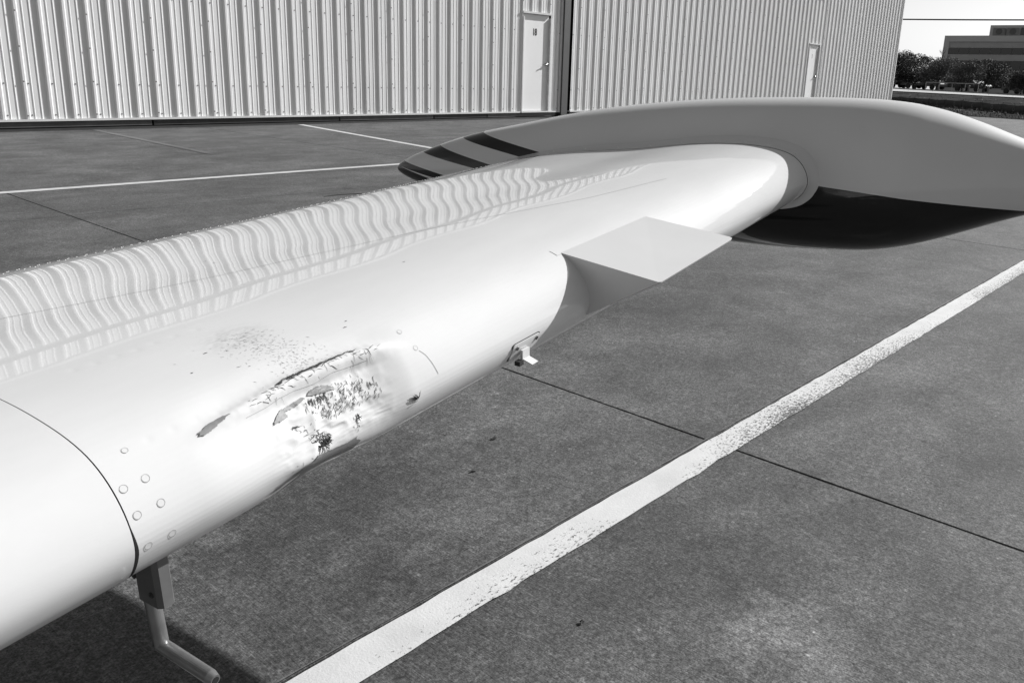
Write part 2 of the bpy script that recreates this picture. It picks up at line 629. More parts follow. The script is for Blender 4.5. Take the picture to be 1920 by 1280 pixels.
def rib_breaks(p, xa, xb):
    prof = [(0.062, 0.0), (0.082, .028), (0.114, .028), (0.134, 0.0),
            (0.180, 0.0), (0.188, .006), (0.196, .006), (0.204, 0.0),
            (0.276, 0.0), (0.284, .006), (0.292, .006), (0.300, 0.0)]
    out = []
    k0 = int(math.floor((xa - p) / PITCH)) - 1
    k1 = int(math.ceil((xb - p) / PITCH)) + 1
    for k in range(k0, k1 + 1):
        for t, h in prof:
            out.append((p + k * PITCH + t, h))
    xs = np.array([q[0] for q in out])
    hs = np.array([q[1] for q in out])
    inner = [(x, h) for x, h in out if xa + 1e-4 < x < xb - 1e-4]
    return [(xa, float(np.interp(xa, xs, hs)))] + inner + [(xb, float(np.interp(xb, xs, hs)))]


def rib_panel(xa, xb, z0, z1, p, mat, parent, yw=YW, name='metal_panel'):
    br = rib_breaks(p, xa, xb)
    n = len(br)
    off = parent.location
    v = [(x - off.x, yw - h - off.y, z0 - off.z) for x, h in br] + [(x - off.x, yw - h - off.y, z1 - off.z) for x, h in br]
    f = [(k, k + 1, n + k + 1, n + k) for k in range(n - 1)]
    me = bpy.data.meshes.new(name)
    me.from_pydata(v, [], f)
    return new_obj(name, me, mat, parent)


Z0, ZD, ZT = 0.435, 4.35, 5.7
# --- left sliding door leaf
door_l = empty('hangar_door', 'left ribbed steel sliding hangar door with the walk door numbered 18', 'hangar door', (5.0, YW, 0.30))
PL = 10.142 - 0.318 * 60 - 0.02
stitch = MB()
fast = MB()


def dot(mbx, x, z, y, r=.008):
    mbx.box(x - r, x + r, y - .006, y, z - r, z + r)


def cover(parent, p, xa, xb, openings, mat, z0=Z0, z1=ZD, zz=None):
    """3-rib wide sheets over [xa,xb], split round door openings"""
    W = 3 * PITCH
    x = p + math.floor((xa - p) / W) * W
    off = parent.location
    while x < xb - 1e-6:
        a_, b_ = max(x, xa), min(x + W, xb)
        if b_ - a_ > 0.02:
            cuts = [a_]
            for (ox0, ox1, oz) in openings:
                cuts += [c_ for c_ in (ox0, ox1) if a_ + .003 < c_ < b_ - .003]
            cuts = sorted(cuts + [b_])
            for c0, c1 in zip(cuts[:-1], cuts[1:]):
                zz0 = z0
                for (ox0, ox1, oz) in openings:
                    if c0 >= ox0 - .003 and c1 <= ox1 + .003:
                        zz0 = oz
                rib_panel(c0, c1, zz0, z1, p, mat, parent)
        # stitch screws up the lap rib, fasteners in the pans
        for k in range(9):
            z = 0.50 + 0.47 * k + 0.03 * math.sin(x * 7)
            if xa < x + .10 < xb and not any(o[0] < x + .1 < o[1] and z < o[2] for o in openings):
                dot(stitch, x + .087 - off.x, z - off.z, YW - .033 - off.y, .009)
        for k in range(3):
            for z in (0.49, 0.925, 2.21, 3.4):
                xx = x + k * PITCH + .155
                if xa < xx < xb and not any(o[0] - .03 < xx < o[1] + .03 and z < o[2] for o in openings):
                    dot(fast, xx - off.x, z - off.z, YW - .001 - off.y, .008)
        x += W


cover(door_l, PL, -8.0, 16.34, [(14.99, 15.995, 2.625)], M['panel'])
o = stitch.build('stitch_screws', M['screw'], door_l); o['kind'] = 'stuff'
o = fast.build('panel_screws', M['screw'], door_l); o['kind'] = 'stuff'


def dbox(parent, name, mat, x0, x1, y0, y1, z0, z1):
    p = parent.location
    m_ = MB().box(x0 - p.x, x1 - p.x, y0 - p.y, y1 - p.y, z0 - p.z, z1 - p.z)
    return m_.build(name, mat, parent)


dbox(door_l, 'bottom_flange', M['trim'], -8.0, 14.985, YW - .036, YW + .05, .402, .4345)
dbox(door_l, 'bottom_flange', M['trim'], 16.0, 16.36, YW - .036, YW + .05, .402, .4345)
dbox(door_l, 'backing', M['dark'], -8.0, 16.34, YW + .055, YW + .075, .402, ZD)
# bottom beam with its separate lengths
x = -8.0
for ln in (5.6, 6.1, 2.6, 3.6, 2.4, 1.6, 2.4):
    dbox(door_l, 'bottom_beam', M['rail2'] if int(x * 3) % 2 else M['rail'], x + .015, x + ln - .015, YW + .0, YW + .045, .318, .388)
    x += ln
# end channel of the leaf
dbox(door_l, 'end_channel', M['trim'], 16.342, 16.395, YW - .046, YW + .05, .40, ZD)
dbox(door_l, 'end_post', M['post'], 16.397, 16.62, YW - .085, YW + .05, .30, ZD)

# walk door 18 in the leaf


def walk_door(parent, x0, x1, zb, zt, number, nsize):
    p = parent.location
    w = x1 - x0
    fr = MB()
    fr.box(x0 - p.x, x0 + .035 - p.x, YW - .042 - p.y, YW + .045 - p.y, zb - p.z, zt - .1 - p.z)
    fr.box(x1 - .045 - p.x, x1 - p.x, YW - .042 - p.y, YW + .045 - p.y, zb - p.z, zt - .1 - p.z)
    fr.box(x0 - .02 - p.x, x1 + .01 - p.x, YW - .052 - p.y, YW + .045 - p.y, zt - .03 - p.z, zt + .012 - p.z)
    d = dbox(parent, 'walk_door', M['door'], x0 + .037, x1 - .047, YW + .02, YW + .05, zb + .004, zt - .035)
    f = fr.build('door_frame', M['trim'], d)
    f.matrix_parent_inverse = Matrix.Identity(4)
    dbox2 = MB().box(x0 - p.x, x1 - p.x, YW - .052 - p.y, YW + .05 - p.y, zb - .032 - p.z, zb - p.z)
    dbox2.build('threshold', M['trim'], d)
    hx, hz = x1 - .115, zb + 1.06
    h = MB()
    h.tube([(hx - p.x, YW + .02 - p.y, hz - p.z), (hx - p.x, YW - .035 - p.y, hz - p.z)], .03, 12)
    h.tube([(hx - p.x, YW - .03 - p.y, hz - p.z), (hx - .11 - p.x, YW - .045 - p.y, hz - .02 - p.z)], .012, 8)
    h.tube([(hx + .055 - p.x, YW + .02 - p.y, hz + .0 - p.z), (hx + .055 - p.x, YW - .02 - p.y, hz - p.z)], .018, 10)
    h.build('handle', M['metal'], d, True)
    cu = bpy.data.curves.new('door_number', 'FONT')
    cu.body = number
    cu.size = nsize
    cu.extrude = .001
    cu.offset = .007
    cu.align_x = 'CENTER'
    t = bpy.data.objects.new('door_number', cu)
    COL.objects.link(t)
    cu.materials.append(M['black'] if number == '18' else M['scuff'])
    t.parent = d
    t.location = (x0 + w * .46 - p.x, YW + .0175 - p.y, zt - .485 - p.z)
    t.rotation_euler = (math.pi / 2, 0, 0)
    t.scale = (.75, 1.0, 1)
    return d


walk_door(door_l, 14.992, 15.993, .437, 2.612, '18', .205)

# --- right sliding door leaf
door_r = empty('hangar_door', 'right ribbed steel sliding hangar door beyond the dark gap with a plain walk door', 'hangar door', (24.0, YW, 0.30))
PR = 17.003
stitch = MB()
fast = MB()
cover(door_r, PR, 16.80, 31.47, [(30.245, 31.175, 2.625)], M['panel2'])
o = stitch.build('stitch_screws', M['screw'], door_r); o['kind'] = 'stuff'
o = fast.build('panel_screws', M['screw'], door_r); o['kind'] = 'stuff'
dbox(door_r, 'bottom_flange', M['trim'], 16.80, 30.24, YW - .036, YW + .05, .402, .4345)
dbox(door_r, 'backing', M['dark'], 16.82, 31.47, YW + .055, YW + .075, .402, ZD)
dbox(door_r, 'bottom_beam', M['rail2'], 16.82, 31.45, YW + .0, YW + .045, .318, .388)
walk_door(door_r, 30.247, 31.173, .437, 2.612, '1', .19)

# --- fixed building
hangar = empty('hangar', 'long pale ribbed steel hangar behind the wing, its doors facing the apron', 'hangar', (16.0, YW, 0.27))


def hbox(name, mat, *b):
    return dbox(hangar, name, mat, *b)


W3 = 3 * PITCH
x = PR + 15 * W3 + 2 * PITCH - .02
x = 31.53
stitch = MB()
xx0 = PR + math.floor((31.53 - PR) / W3) * W3
while xx0 < 39.1:
    a_, b_ = max(xx0, 31.53), min(xx0 + W3, 39.1)
    if b_ - a_ > .02:
        rib_panel(a_, b_, .28, ZT, PR, M['panel2'], hangar)
    xx0 += W3
hbox('corner_trim', M['trim'], 39.102, 39.19, YW - .045, YW + .06, .27, ZT)
hbox('joint_strip', M['dark'], 31.475, 31.525, YW + .0, YW + .06, .28, ZD)
xx0 = PR + math.floor((-8.0 - PR) / W3) * W3
while xx0 < 31.5:
    a_, b_ = max(xx0, -8.0), min(xx0 + W3, 31.52)
    if b_ - a_ > .02:
        rib_panel(a_, b_, ZD + .16, ZT, PR, M['panel'], hangar, YW - .10)
    xx0 += W3
hbox('door_header', M['rail2'], -8.0, 31.52, YW - .16, YW + .2, ZD + .02, ZD + .155)
hbox('bottom_rail', M['rail'], -8.0, 31.52, YW - .03, YW + .06, .262, .300)
hbox('gap_shade_sheet', M['dark'], 16.60, 16.82, YW + .10, YW + .14, .28, ZD)  # near-black sheet paints the deep shadow between the leaves
hbox('floor_slab', M['rail'], -8.0, 39.1, YW + .09, YW + 18, .20, .27)
hbox('eave_trim', M['trim'], -8.1, 39.2, YW - .16, YW - .11, ZT - .02, ZT + .16)
# side and back walls, roof
sw = MB()
p = hangar.location
for wx in (-8.0, 39.13):
    n = int(18 / PITCH)
    vv, ff = [], []
    for k in range(n + 1):
        for t, h in ((0.0, 0), (.062, 0), (.084, .034), (.114, .034), (.134, 0)):
            vv.append((wx + (h if wx > 0 else -h) - p.x, YW + .08 + k * PITCH + t - p.y, .27 - p.z))
    nn = len(vv)
    vv += [(a_[0], a_[1], ZT - p.z) for a_ in vv]
    ff = [(k, k + 1, nn + k + 1, nn + k) for k in range(nn - 1)]
    sw.add(vv, ff)
sw.box(-8 - p.x, 39.13 - p.x, YW + 18.1 - p.y, YW + 18.16 - p.y, .27 - p.z, ZT - p.z)
sw.build('side_wall', M['panel2'], hangar)
rf = MB()
rf.add([(-8.3 - p.x, -.15, ZT + .17 - p.z), (39.4 - p.x, -.15, ZT + .17 - p.z), (39.4 - p.x, 9.1, ZT + 1.7 - p.z), (-8.3 - p.x, 9.1, ZT + 1.7 - p.z),
        (39.4 - p.x, 18.4, ZT + .17 - p.z), (-8.3 - p.x, 18.4, ZT + .17 - p.z)], [(0, 1, 2, 3), (3, 2, 4, 5)])
rf.build('roof', M['roof'], hangar)

# ------------------------------------------------------------------ airplane wing (local axes: x outboard along the span, y aft, z up)
D_ = Vector((0.98532871, 0.16183141, 0.05420269))
C_ = Vector((-0.16206966, 0.98677932, 0.0))
U_ = Vector((-0.05348609, -0.00878461, 0.99852995))
L_ = Vector((1.85135254, 0.79043615, 0.93989107))
plane = empty('airplane_wing', 'white low airplane wing with a dented leading edge and a striped tip tank', 'airplane wing')
WS = 0.95                                   # the wing is modelled a little over size
L_ = Vector((1.758785, 0.750914, 0.950397))
plane.matrix_world = Matrix(((D_.x, C_.x, U_.x, L_.x), (D_.y, C_.y, U_.y, L_.y), (D_.z, C_.z, U_.z, L_.z), (0, 0, 0, 1))) @ Matrix.Scale(WS, 4)

XS = [1, .839, .65, .476, .33, .194, .12, .048, .0107, 0, .006, .023, .07, .2, .4, .7, 1]
ZS = [.0015, .0355, .058, .0717, .089, .0943, .089, .0706, .0345, 0, -.022, -.0443, -.062, -.07, -.06, -.03, -.0015]


def nat_spline(xs, zs, n=161):
    P = np.array([xs, zs]).T
    tt = np.r_[0, np.cumsum(np.sqrt(np.hypot(*np.diff(P, axis=0).T)))]

    def nat(t, y, T):
        n = len(t)
        h = np.diff(t)
        A = np.eye(n)
        b = np.zeros(n)
        for i in range(1, n - 1):
            A[i, i - 1] = h[i - 1]
            A[i, i] = 2 * (h[i - 1] + h[i])
            A[i, i + 1] = h[i]
            b[i] = 6 * ((y[i + 1] - y[i]) / h[i] - (y[i] - y[i - 1]) / h[i - 1])
        m = np.linalg.solve(A, b)
        k = np.clip(np.searchsorted(t, T) - 1, 0, n - 2)
        u = T - t[k]
        hk = h[k]
        return y[k] + u * ((y[k + 1] - y[k]) / hk - hk * (2 * m[k] + m[k + 1]) / 6) + m[k] * u * u / 2 + (m[k + 1] - m[k]) / (6 * hk) * u ** 3
    T = np.linspace(0, tt[-1], n)
    return np.array([nat(tt, P[:, 0], T), nat(tt, P[:, 1], T)]).T


SEC = nat_spline(XS, ZS)
Q = (0.11410311728, -0.08187438714, 0.95124046326, 0.97458597114, 0.00897979535, -0.00576646376, -0.00779475277)
CH0 = 1.218 * 0.7


def sec_at(T):
    T = np.asarray(T, float)
    idx = np.arange(161)
    return np.interp(T, idx, SEC[:, 0]), np.interp(T, idx, SEC[:, 1])


def wing_base(s, T):
    s = np.asarray(s, float)
    sx, sz = sec_at(T)
    a_ = s / -1.7
    lc, lz, ch, th, tw, bc, bz = Q
    chord = CH0 + (ch - CH0) * a_
    thk = 1 + (th - 1) * a_
    t = -.0246 + (tw + .0246) * a_
    X = chord * sx
    y = a_ * lc + bc * a_ * (1 - a_) + X
    z = a_ * lz + bz * a_ * (1 - a_) + chord * thk * sz + X * t
    return np.stack([s + 0 * y, y, z], -1)


def wing_nrm(s, T):
    ds, dT = 1e-3, .25
    a_ = wing_base(np.asarray(s) + ds, T) - wing_base(np.asarray(s) - ds, T)
    b_ = wing_base(s, np.asarray(T) + dT) - wing_base(s, np.asarray(T) - dT)
    n = np.cross(b_, a_)
    n /= np.linalg.norm(n, axis=-1, keepdims=True) + 1e-12
    # outward: away from the middle of the section
    mid = wing_base(s, np.full_like(np.asarray(T, float), 20.0)) * .5 + wing_base(s, np.full_like(np.asarray(T, float), 140.0)) * .5
    le = wing_base(s, np.full_like(np.asarray(T, float), 87.0))
    cen = le * .7 + mid * .3
    sg = np.sign(((wing_base(s, T) - cen) * n).sum(-1, keepdims=True))
    return n * np.where(sg == 0, 1, sg)


CR_S = np.array([-1.54, -1.52, -1.486, -1.447, -1.411, -1.371, -1.334, -1.300, -1.273, -1.24])
CR_T = np.array([78.2, 77.9, 77.5, 76.95, 76.45, 76.45, 76.45, 77.1, 78.0, 79.2])


def sstep(x, a, b):
    t = np.clip((x - a) / (b - a), 0, 1)
    return t * t * (3 - 2 * t)


def vnoise(x, y, seed=0):
    xi, yi = np.floor(x).astype(int), np.floor(y).astype(int)
    fx, fy = x - xi, y - yi
    fx, fy = fx * fx * (3 - 2 * fx), fy * fy * (3 - 2 * fy)

    def hsh(i, j):
        v = np.sin(i * 127.1 + j * 311.7 + seed * 74.7) * 43758.5453
        return v - np.floor(v)
    return (hsh(xi, yi) * (1 - fx) + hsh(xi + 1, yi) * fx) * (1 - fy) + (hsh(xi, yi + 1) * (1 - fx) + hsh(xi + 1, yi + 1) * fx) * fy


DIMPLES = [(-1.5375, 58.9), (-1.5164, 59.0), (-1.4944, 59.0), (-1.4743, 59.2), (-1.454, 59.0), (-1.4305, 58.95), (-1.4063, 59.2), (-1.5604, 76.0), (-1.5364, 76.0), (-1.5135, 76.0)]


def damage(s, T):
    """dent pushed into the leading edge under a raised crease; metres along the outward normal"""
    s, T = np.broadcast_arrays(np.asarray(s, float), np.asarray(T, float))
    Tc = np.interp(s, CR_S, CR_T)
    win = sstep(s, -1.535, -1.47) * (1 - sstep(s, -1.31, -1.25))
    u = T - Tc
    ridge = .0035 * np.exp(-(u / 0.85) ** 2) * win
    sag = -.0020 * np.exp(-((u + 2.2) / 2.0) ** 2) * win
    w2 = sstep(s, -1.54, -1.395) * (1 - sstep(s, -1.345, -1.270))
    prof = sstep(u, 0.5, 2.4) * (1 - sstep(u, 8.5, 19.0))
    dent = -.0115 * w2 * prof
    # shallow hollow outboard fading to a fine crack
    w3 = np.exp(-((s + 1.29) / .035) ** 2)
    dent2 = -.0014 * w3 * sstep(u, 0, 5) * (1 - sstep(u, 6, 13))
    bulge = .0046 * np.exp(-((s + 1.425) / .032) ** 2 - ((T - 90.0) / 2.4) ** 2)
    low = -.0060 * np.exp(-((s + 1.40) / .050) ** 2 - ((T - 96.5) / 3.2) ** 2)
    fold1 = 1 - np.abs(2 * vnoise(s * 46 + T * .12, T * .34 - s * 9, 1) - 1)
    fold2 = 1 - np.abs(2 * vnoise(s * 120 - T * .2, T * .9, 2) - 1)
    core = sstep(s, -1.475, -1.415) * (1 - sstep(s, -1.345, -1.285)) * sstep(u, 0.8, 2.5) * (1 - sstep(u, 11, 16))
    crumple = (.0021 * (fold1 - .5) + .0010 * (fold2 - .5)) * core
    crumple = crumple + .0006 * (vnoise(s * 260, T * 1.6, 3) - .5) * win * np.exp(-(u / 1.6) ** 2)
    # faint dimples over hidden fasteners
    dim = 0.0
    for (s0, t0) in DIMPLES:
        dim = dim - .00022 * np.exp(-((s - s0) / .0036) ** 2 - ((T - t0) / .45) ** 2)
    crumple = crumple + dim
    return ridge + sag + dent + dent2 + bulge + low + crumple


def pillow(s, T):
    """skin not quite flat between ribs and stringers, aft of the leading edge"""
    k = (1 - sstep(T, 55, 72)) * sstep(T, 1, 6)
    rib = .00022 * np.cos(2 * np.pi * s / .235)
    return k * rib


def wing_pt(s, T, off=0.0):
    s = np.asarray(s, float)
    T = np.asarray(T, float)
    n = wing_nrm(s, T)
    return wing_base(s, T) + n * (damage(s, T) + pillow(s, T) + off)[..., None]


def loft(Ss, Ts, off=0.0):
    SS, TT = np.meshgrid(Ss, Ts, indexing='ij')
    P = wing_pt(SS, TT, off)
    ns, nt = len(Ss), len(Ts)
    idx = np.arange(ns * nt).reshape(ns, nt)
    f = np.stack([idx[:-1, :-1], idx[1:, :-1], idx[1:, 1:], idx[:-1, 1:]], -1).reshape(-1, 4)
    return P.reshape(-1, 3), f


def grid_mesh(name, v, f):
    me = bpy.data.meshes.new(name)
    me.from_pydata(v.tolist(), [], f.tolist())
    me.polygons.foreach_set('use_smooth', [True] * len(me.polygons))
    return me


Ts = np.r_[np.arange(0.5, 57, 1.0), np.arange(57, 61, .25), np.arange(61, 70, 1.0), np.arange(70, 99, .25), np.arange(99, 160, 1.0)]
Ts[0] = 0.0
Ss = np.r_[np.linspace(.012, -1.19, 62), np.arange(-1.194, -1.58, -.0022), np.linspace(-1.584, -1.6085, 6)]
v, f = loft(Ss, Ts)
new_obj('outboard_wing_skin', grid_mesh('outboard_wing_skin', v, f), M['wing'], plane)
# inboard panel behind the seam, a touch fuller at the nose
Ss2 = np.linspace(-1.6100, -2.9, 40)
Ts2 = np.arange(0, 160.5, 1.0)
v, f = loft(Ss2, Ts2, .0008)
new_obj('inboard_wing_skin', grid_mesh('inboard_wing_skin', v, f), M['wing_in'], plane)
# dark gap in the seam: it opens towards the lower nose
Tg = np.arange(2, 158, .5)
wid = .0006 + .0032 * sstep(Tg, 82, 92)
A = wing_pt(np.full_like(Tg, -1.6086) + 0 * wid, Tg, -.003)
B = wing_pt(np.full_like(Tg, -1.6101), Tg, -.003)
vv = np.concatenate([A, B])
n = len(Tg)
new_obj('seam_gap', grid_mesh('seam_gap', vv, np.array([(k, k + 1, n + k + 1, n + k) for k in range(n - 1)])), M['groove'], plane)
# black strip on the skin paints the dark of the wider lower seam
A = wing_pt(-1.6088 + .0028 * sstep(Tg, 84, 90) * (1 - sstep(Tg, 96, 100)), Tg, .0004)
B = wing_pt(np.full_like(Tg, -1.6092), Tg, .0004)
k0, k1 = np.searchsorted(Tg, 83), np.searchsorted(Tg, 100)
vv = np.concatenate([A[k0:k1], B[k0:k1]])
n = k1 - k0
new_obj('seam_gap_strip', grid_mesh('seam_gap_strip', vv, np.array([(k, k + 1, n + k + 1, n + k) for k in range(n - 1)])), M['groove'], plane)


def strip_on_wing(name, pts, width, mat, off=.0002, steps=60):
    """thin line along (s, T) points, lying on the skin"""
    ps = np.array(pts, float)
    t = np.linspace(0, len(ps) - 1, steps)
    s = np.interp(t, range(len(ps)), ps[:, 0])
    T = np.interp(t, range(len(ps)), ps[:, 1])
    P = wing_pt(s, T, off)
    N_ = wing_nrm(s, T)
    tg = np.gradient(P, axis=0)
    sd = np.cross(N_, tg)
    sd /= np.linalg.norm(sd, axis=1, keepdims=True) + 1e-9
    vv = np.concatenate([P + sd * width / 2, P - sd * width / 2])
    n = steps
    return new_obj(name, grid_mesh(name, vv, np.array([(k, k + 1, n + k + 1, n + k) for k in range(n - 1)])), mat, plane)


strip_on_wing('skin_lap', [(-1.60, 32.5), (-1.4624, 34.5), (-1.3465, 38.51), (-1.2157, 43.49), (-1.0197, 48.45), (-.8441, 53.21), (-.6439, 59.9), (-.42, 64.3)], .0011, M['seam'])


def at_wing(s, T, off=0.0):
    P = wing_pt(np.array([s]), np.array([T]), off)[0]
    N_ = wing_nrm(np.array([s]), np.array([T]))[0]
    e = .004
    a_ = wing_pt(np.array([s + e]), np.array([T]))[0] - wing_pt(np.array([s - e]), np.array([T]))[0]
    b_ = wing_pt(np.array([s]), np.array([T + .6]))[0] - wing_pt(np.array([s]), np.array([T - .6]))[0]
    n = np.cross(a_, b_)
    n /= np.linalg.norm(n)
    if n @ N_ < 0:
        n = -n
    x = a_ / np.linalg.norm(a_)
    y = np.cross(n, x)
    return Matrix(((x[0], y[0], n[0], P[0]), (x[1], y[1], n[1], P[1]), (x[2], y[2], n[2], P[2]), (0, 0, 0, 1)))


# big rivets by the seam and near the dent
r0 = .0032
prof = [(0, .00012), (.5, .00012), (.9, .00012), (1.0, .00012)]
rv, rf_ = [], []
nk = 16
for (rr, zz) in prof[1:]:
    for k in range(nk):
        an = 2 * math.pi * k / nk
        rv.append((r0 * rr * math.cos(an), r0 * rr * math.sin(an), zz))
rv.append((0, 0, prof[0][1]))
for i in range(len(prof) - 2):
    for k in range(nk):
        rf_.append((i * nk + k, i * nk + (k + 1) % nk, (i + 1) * nk + (k + 1) % nk, (i + 1) * nk + k))
for k in range(nk):
    rf_.append((k, (k + 1) % nk, len(rv) - 1))
riv_me = mesh_from('rivet', rv, rf_, False)
riv_me.materials.append(M['wing_in'])
ring_v, ring_f = [], []
for k in range(24):
    an = 2 * math.pi * k / 24
    w = .00022 + .00040 * max(0, math.sin(an - 2.4)) + random.uniform(0, .00015)  # grey ring, wider towards one side of the rivet
    for r_ in (r0 * .99, r0 + w):
        ring_v.append((r_ * math.cos(an), r_ * math.sin(an), .0003))
for k in range(24):
    k2 = (k + 1) % 24
    ring_f.append((2 * k, 2 * k + 1, 2 * k2 + 1, 2 * k2))
ring_me = mesh_from('rivet_ring', ring_v, ring_f)
ring_me.materials.append(M['rivet_ring'])
for (s, T, sc) in ((-1.5818, 76.1, .8), (-1.5811, 80.21, 1), (-1.6007, 80.24, 1), (-1.5785, 83.81, 1), (-1.6000, 83.86, 1), (-1.5754, 89.4, 1), (-1.5975, 89.3, 1),
                   (-1.2495, 79.79, .85), (-1.2528, 76.25, .85)):
    o = new_obj('rivet', riv_me, None, plane)
    o.matrix_local = at_wing(s, T) @ Matrix.Diagonal((sc, sc, 1, 1))
    q = new_obj('ring', ring_me, None, o)
    q.rotation_euler = (0, 0, random.uniform(-.5, .5))

# two rows of small raised rivets along the trailing edge
tr = MB()
for row, (T0, jit) in enumerate(((2.0, 0), (6.0, .011), (0.6, .005))):
    for k in range(95):
        s = -.05 - k * .0165 - jit
        if s < -1.59 or random.random() < (.1 if row != 1 else .35):
            continue
        mt = at_wing(s, T0 + random.uniform(-.15, .15))
        pts_ = [(.0016 * math.cos(2 * math.pi * q / 6), .0016 * math.sin(2 * math.pi * q / 6), -.0001) for q in range(6)] + \
               [(.0008 * math.cos(2 * math.pi * q / 6), .0008 * math.sin(2 * math.pi * q / 6), .0007) for q in range(6)]
        tr.add([mt @ Vector(p_) for p_ in pts_], [(q, (q + 1) % 6, 6 + (q + 1) % 6, 6 + q) for q in range(6)] + [(6, 7, 8, 9, 10, 11)])
o = tr.build('trailing_edge_rivets', M['rivet'], plane)
o['kind'] = 'stuff'
# static wick behind the trailing edge
MB().tube([(-.35, .985, -.060), (-.35, 1.03, -.0635), (-.35, 1.087, -.0712), (-.35, 1.151, -.082)], [.0007, .0009, .0009, .0008], 6).build('static_wick', M['rubber'], plane, True)
MB().tube([(-.35, .80, -.021), (-.35, .99, -.0605)], [.0012, .0011], 6).build('static_wick_base', M['dullmetal'], plane, True)

# --- peeled paint and torn metal on the dent


def patch(name, poly, mat, off=.0013, cuts=4, curl=0.0):
    bm = bmesh.new()
    vsx = [bm.verts.new((p_[0] * 40, p_[1] * .34, 0)) for p_ in poly]
    fc = bm.faces.new(vsx)
    bmesh.ops.triangulate(bm, faces=[fc])
    bmesh.ops.subdivide_edges(bm, edges=bm.edges[:], cuts=cuts, use_grid_fill=True)
    st = np.array([(v_.co.x / 40, v_.co.y / .34) for v_ in bm.verts])
    jit = RNG.normal(0, .0009, len(st))
    st[:, 0] += jit * 1.0
    st[:, 1] += RNG.normal(0, .05, len(st))
    cen = np.array(poly)
    lift = curl * np.clip((st[:, 1] - cen[:, 1].min()) / (np.ptp(cen[:, 1]) + 1e-6), 0, 1) ** 2
    P = wing_pt(st[:, 0], st[:, 1], off + lift)
    for v_, p_ in zip(bm.verts, P):
        v_.co = p_
    bmesh.ops.recalc_face_normals(bm, faces=bm.faces)
    me = bpy.data.meshes.new(name)
    bm.to_mesh(me)
    bm.free()
    return new_obj(name, me, mat, plane)


patch('torn_skin_flap', [(-1.5223, 77.99), (-1.51, 77.45), (-1.4953, 77.25), (-1.4849, 77.42), (-1.4952, 77.9), (-1.5081, 78.25), (-1.5171, 78.61)], M['primer'], .0013)
patch('peeled_patch', [(-1.4493, 81.16), (-1.4372, 79.65), (-1.4313, 79.3), (-1.4303, 79.54), (-1.4337, 80.28), (-1.4298, 80.31), (-1.4292, 80.84), (-1.4364, 80.92), (-1.4449, 81.04)], M['primer'])
patch('peeled_patch', [(-1.4298, 79.4), (-1.4189, 79.15), (-1.4034, 78.95), (-1.4012, 79.32), (-1.4098, 79.65), (-1.4209, 79.9), (-1.4302, 79.85)], M['primer'], .0013)
patch('peeled_patch', [(-1.3986, 79.0), (-1.3918, 78.45), (-1.3806, 78.35), (-1.3692, 78.84), (-1.3646, 80.06), (-1.378, 79.69), (-1.3916, 79.45)], M['primer'])
low = [(-1.462, 94.9), (-1.440, 93.2), (-1.433, 93.0), (-1.430, 92.0), (-1.418, 92.0), (-1.413, 91.2), (-1.392, 92.2), (-1.372, 93.0), (-1.358, 92.6), (-1.357, 93.4),
       (-1.366, 93.7), (-1.362, 94.4), (-1.350, 94.5), (-1.36, 97.0), (-1.40, 98.0), (-1.45, 98.2)]
low = [(a_, b_ - 1.3) for a_, b_ in low]
patch('peeled_patch', low, M['primer'], .0010, 5)
patch('peeled_patch', [(-1.478, 95.8), (-1.447, 93.5), (-1.434, 92.7), (-1.436, 93.5), (-1.456, 95.2)], M['peel'], .0013, 3)
strip_on_wing('skin_crack', [(-1.472, 78.6), (-1.447, 78.35), (-1.43, 77.95), (-1.41, 77.75), (-1.385, 77.95), (-1.36, 77.65), (-1.335, 77.85), (-1.313, 78.2)], .00055, M['seam'], .0004, 70)
strip_on_wing('skin_crack', [(-1.2469, 80.44), (-1.2415, 81.6), (-1.2375, 83.4), (-1.2336, 85.77)], .0007, M['seam'], .0003, 24)

# scrape marks: many fine dark strokes pressed into the paint
sk = MB()
lt = MB()


def stroke(mbx, s, T, ds, dT, w, off=.0004):
    t = np.linspace(0, 1, 4)
    ss_ = s + ds * t + RNG.normal(0, abs(ds) * .12 + .0003, 4)
    tt_ = T + dT * t + RNG.normal(0, abs(dT) * .08 + .02, 4)
    P = wing_pt(ss_, tt_, off)
    N_ = wing_nrm(ss_, tt_)
    tg = np.gradient(P, axis=0)
    sd = np.cross(N_, tg)
    sd /= np.linalg.norm(sd, axis=1, keepdims=True) + 1e-9
    ww = w * np.array([.35, 1, .9, .2])[:, None] / 2
    mbx.add(np.concatenate([P + sd * ww, P - sd * ww]), [(0, 1, 5, 4), (1, 2, 6, 5), (2, 3, 7, 6)])


for k in range(260):      # main cluster in the hollow
    s = RNG.normal(-1.358, .026)
    T = RNG.uniform(78.8, 84.3)
    if RNG.random() < .35:
        T = RNG.normal(81.6, .9)
    if not (-1.408 < s < -1.312):
        continue
    stroke(sk, s, T, RNG.normal(-.0015, .0016), RNG.uniform(.25, 1.0), RNG.uniform(.0003, .0007))
for k in range(26):       # heavier black streaks at the left of the hollow
    stroke(sk, RNG.uniform(-1.405, -1.378), RNG.uniform(79.6, 80.4), RNG.normal(0, .001), RNG.uniform(.4, 1.3), RNG.uniform(.0005, .0012))
for k in range(170):      # crust along the crease
    t = RNG.uniform(0, 1) ** .8
    s = -1.428 + .105 * t
    T = np.interp(s, CR_S, CR_T) - .35 + RNG.normal(0, .10) - .12 * abs(math.sin(s * 260))
    stroke(sk, s, T, RNG.uniform(.002, .007), RNG.normal(0, .12), RNG.uniform(.0004, .0013) * (1.2 - .7 * t), .0008)
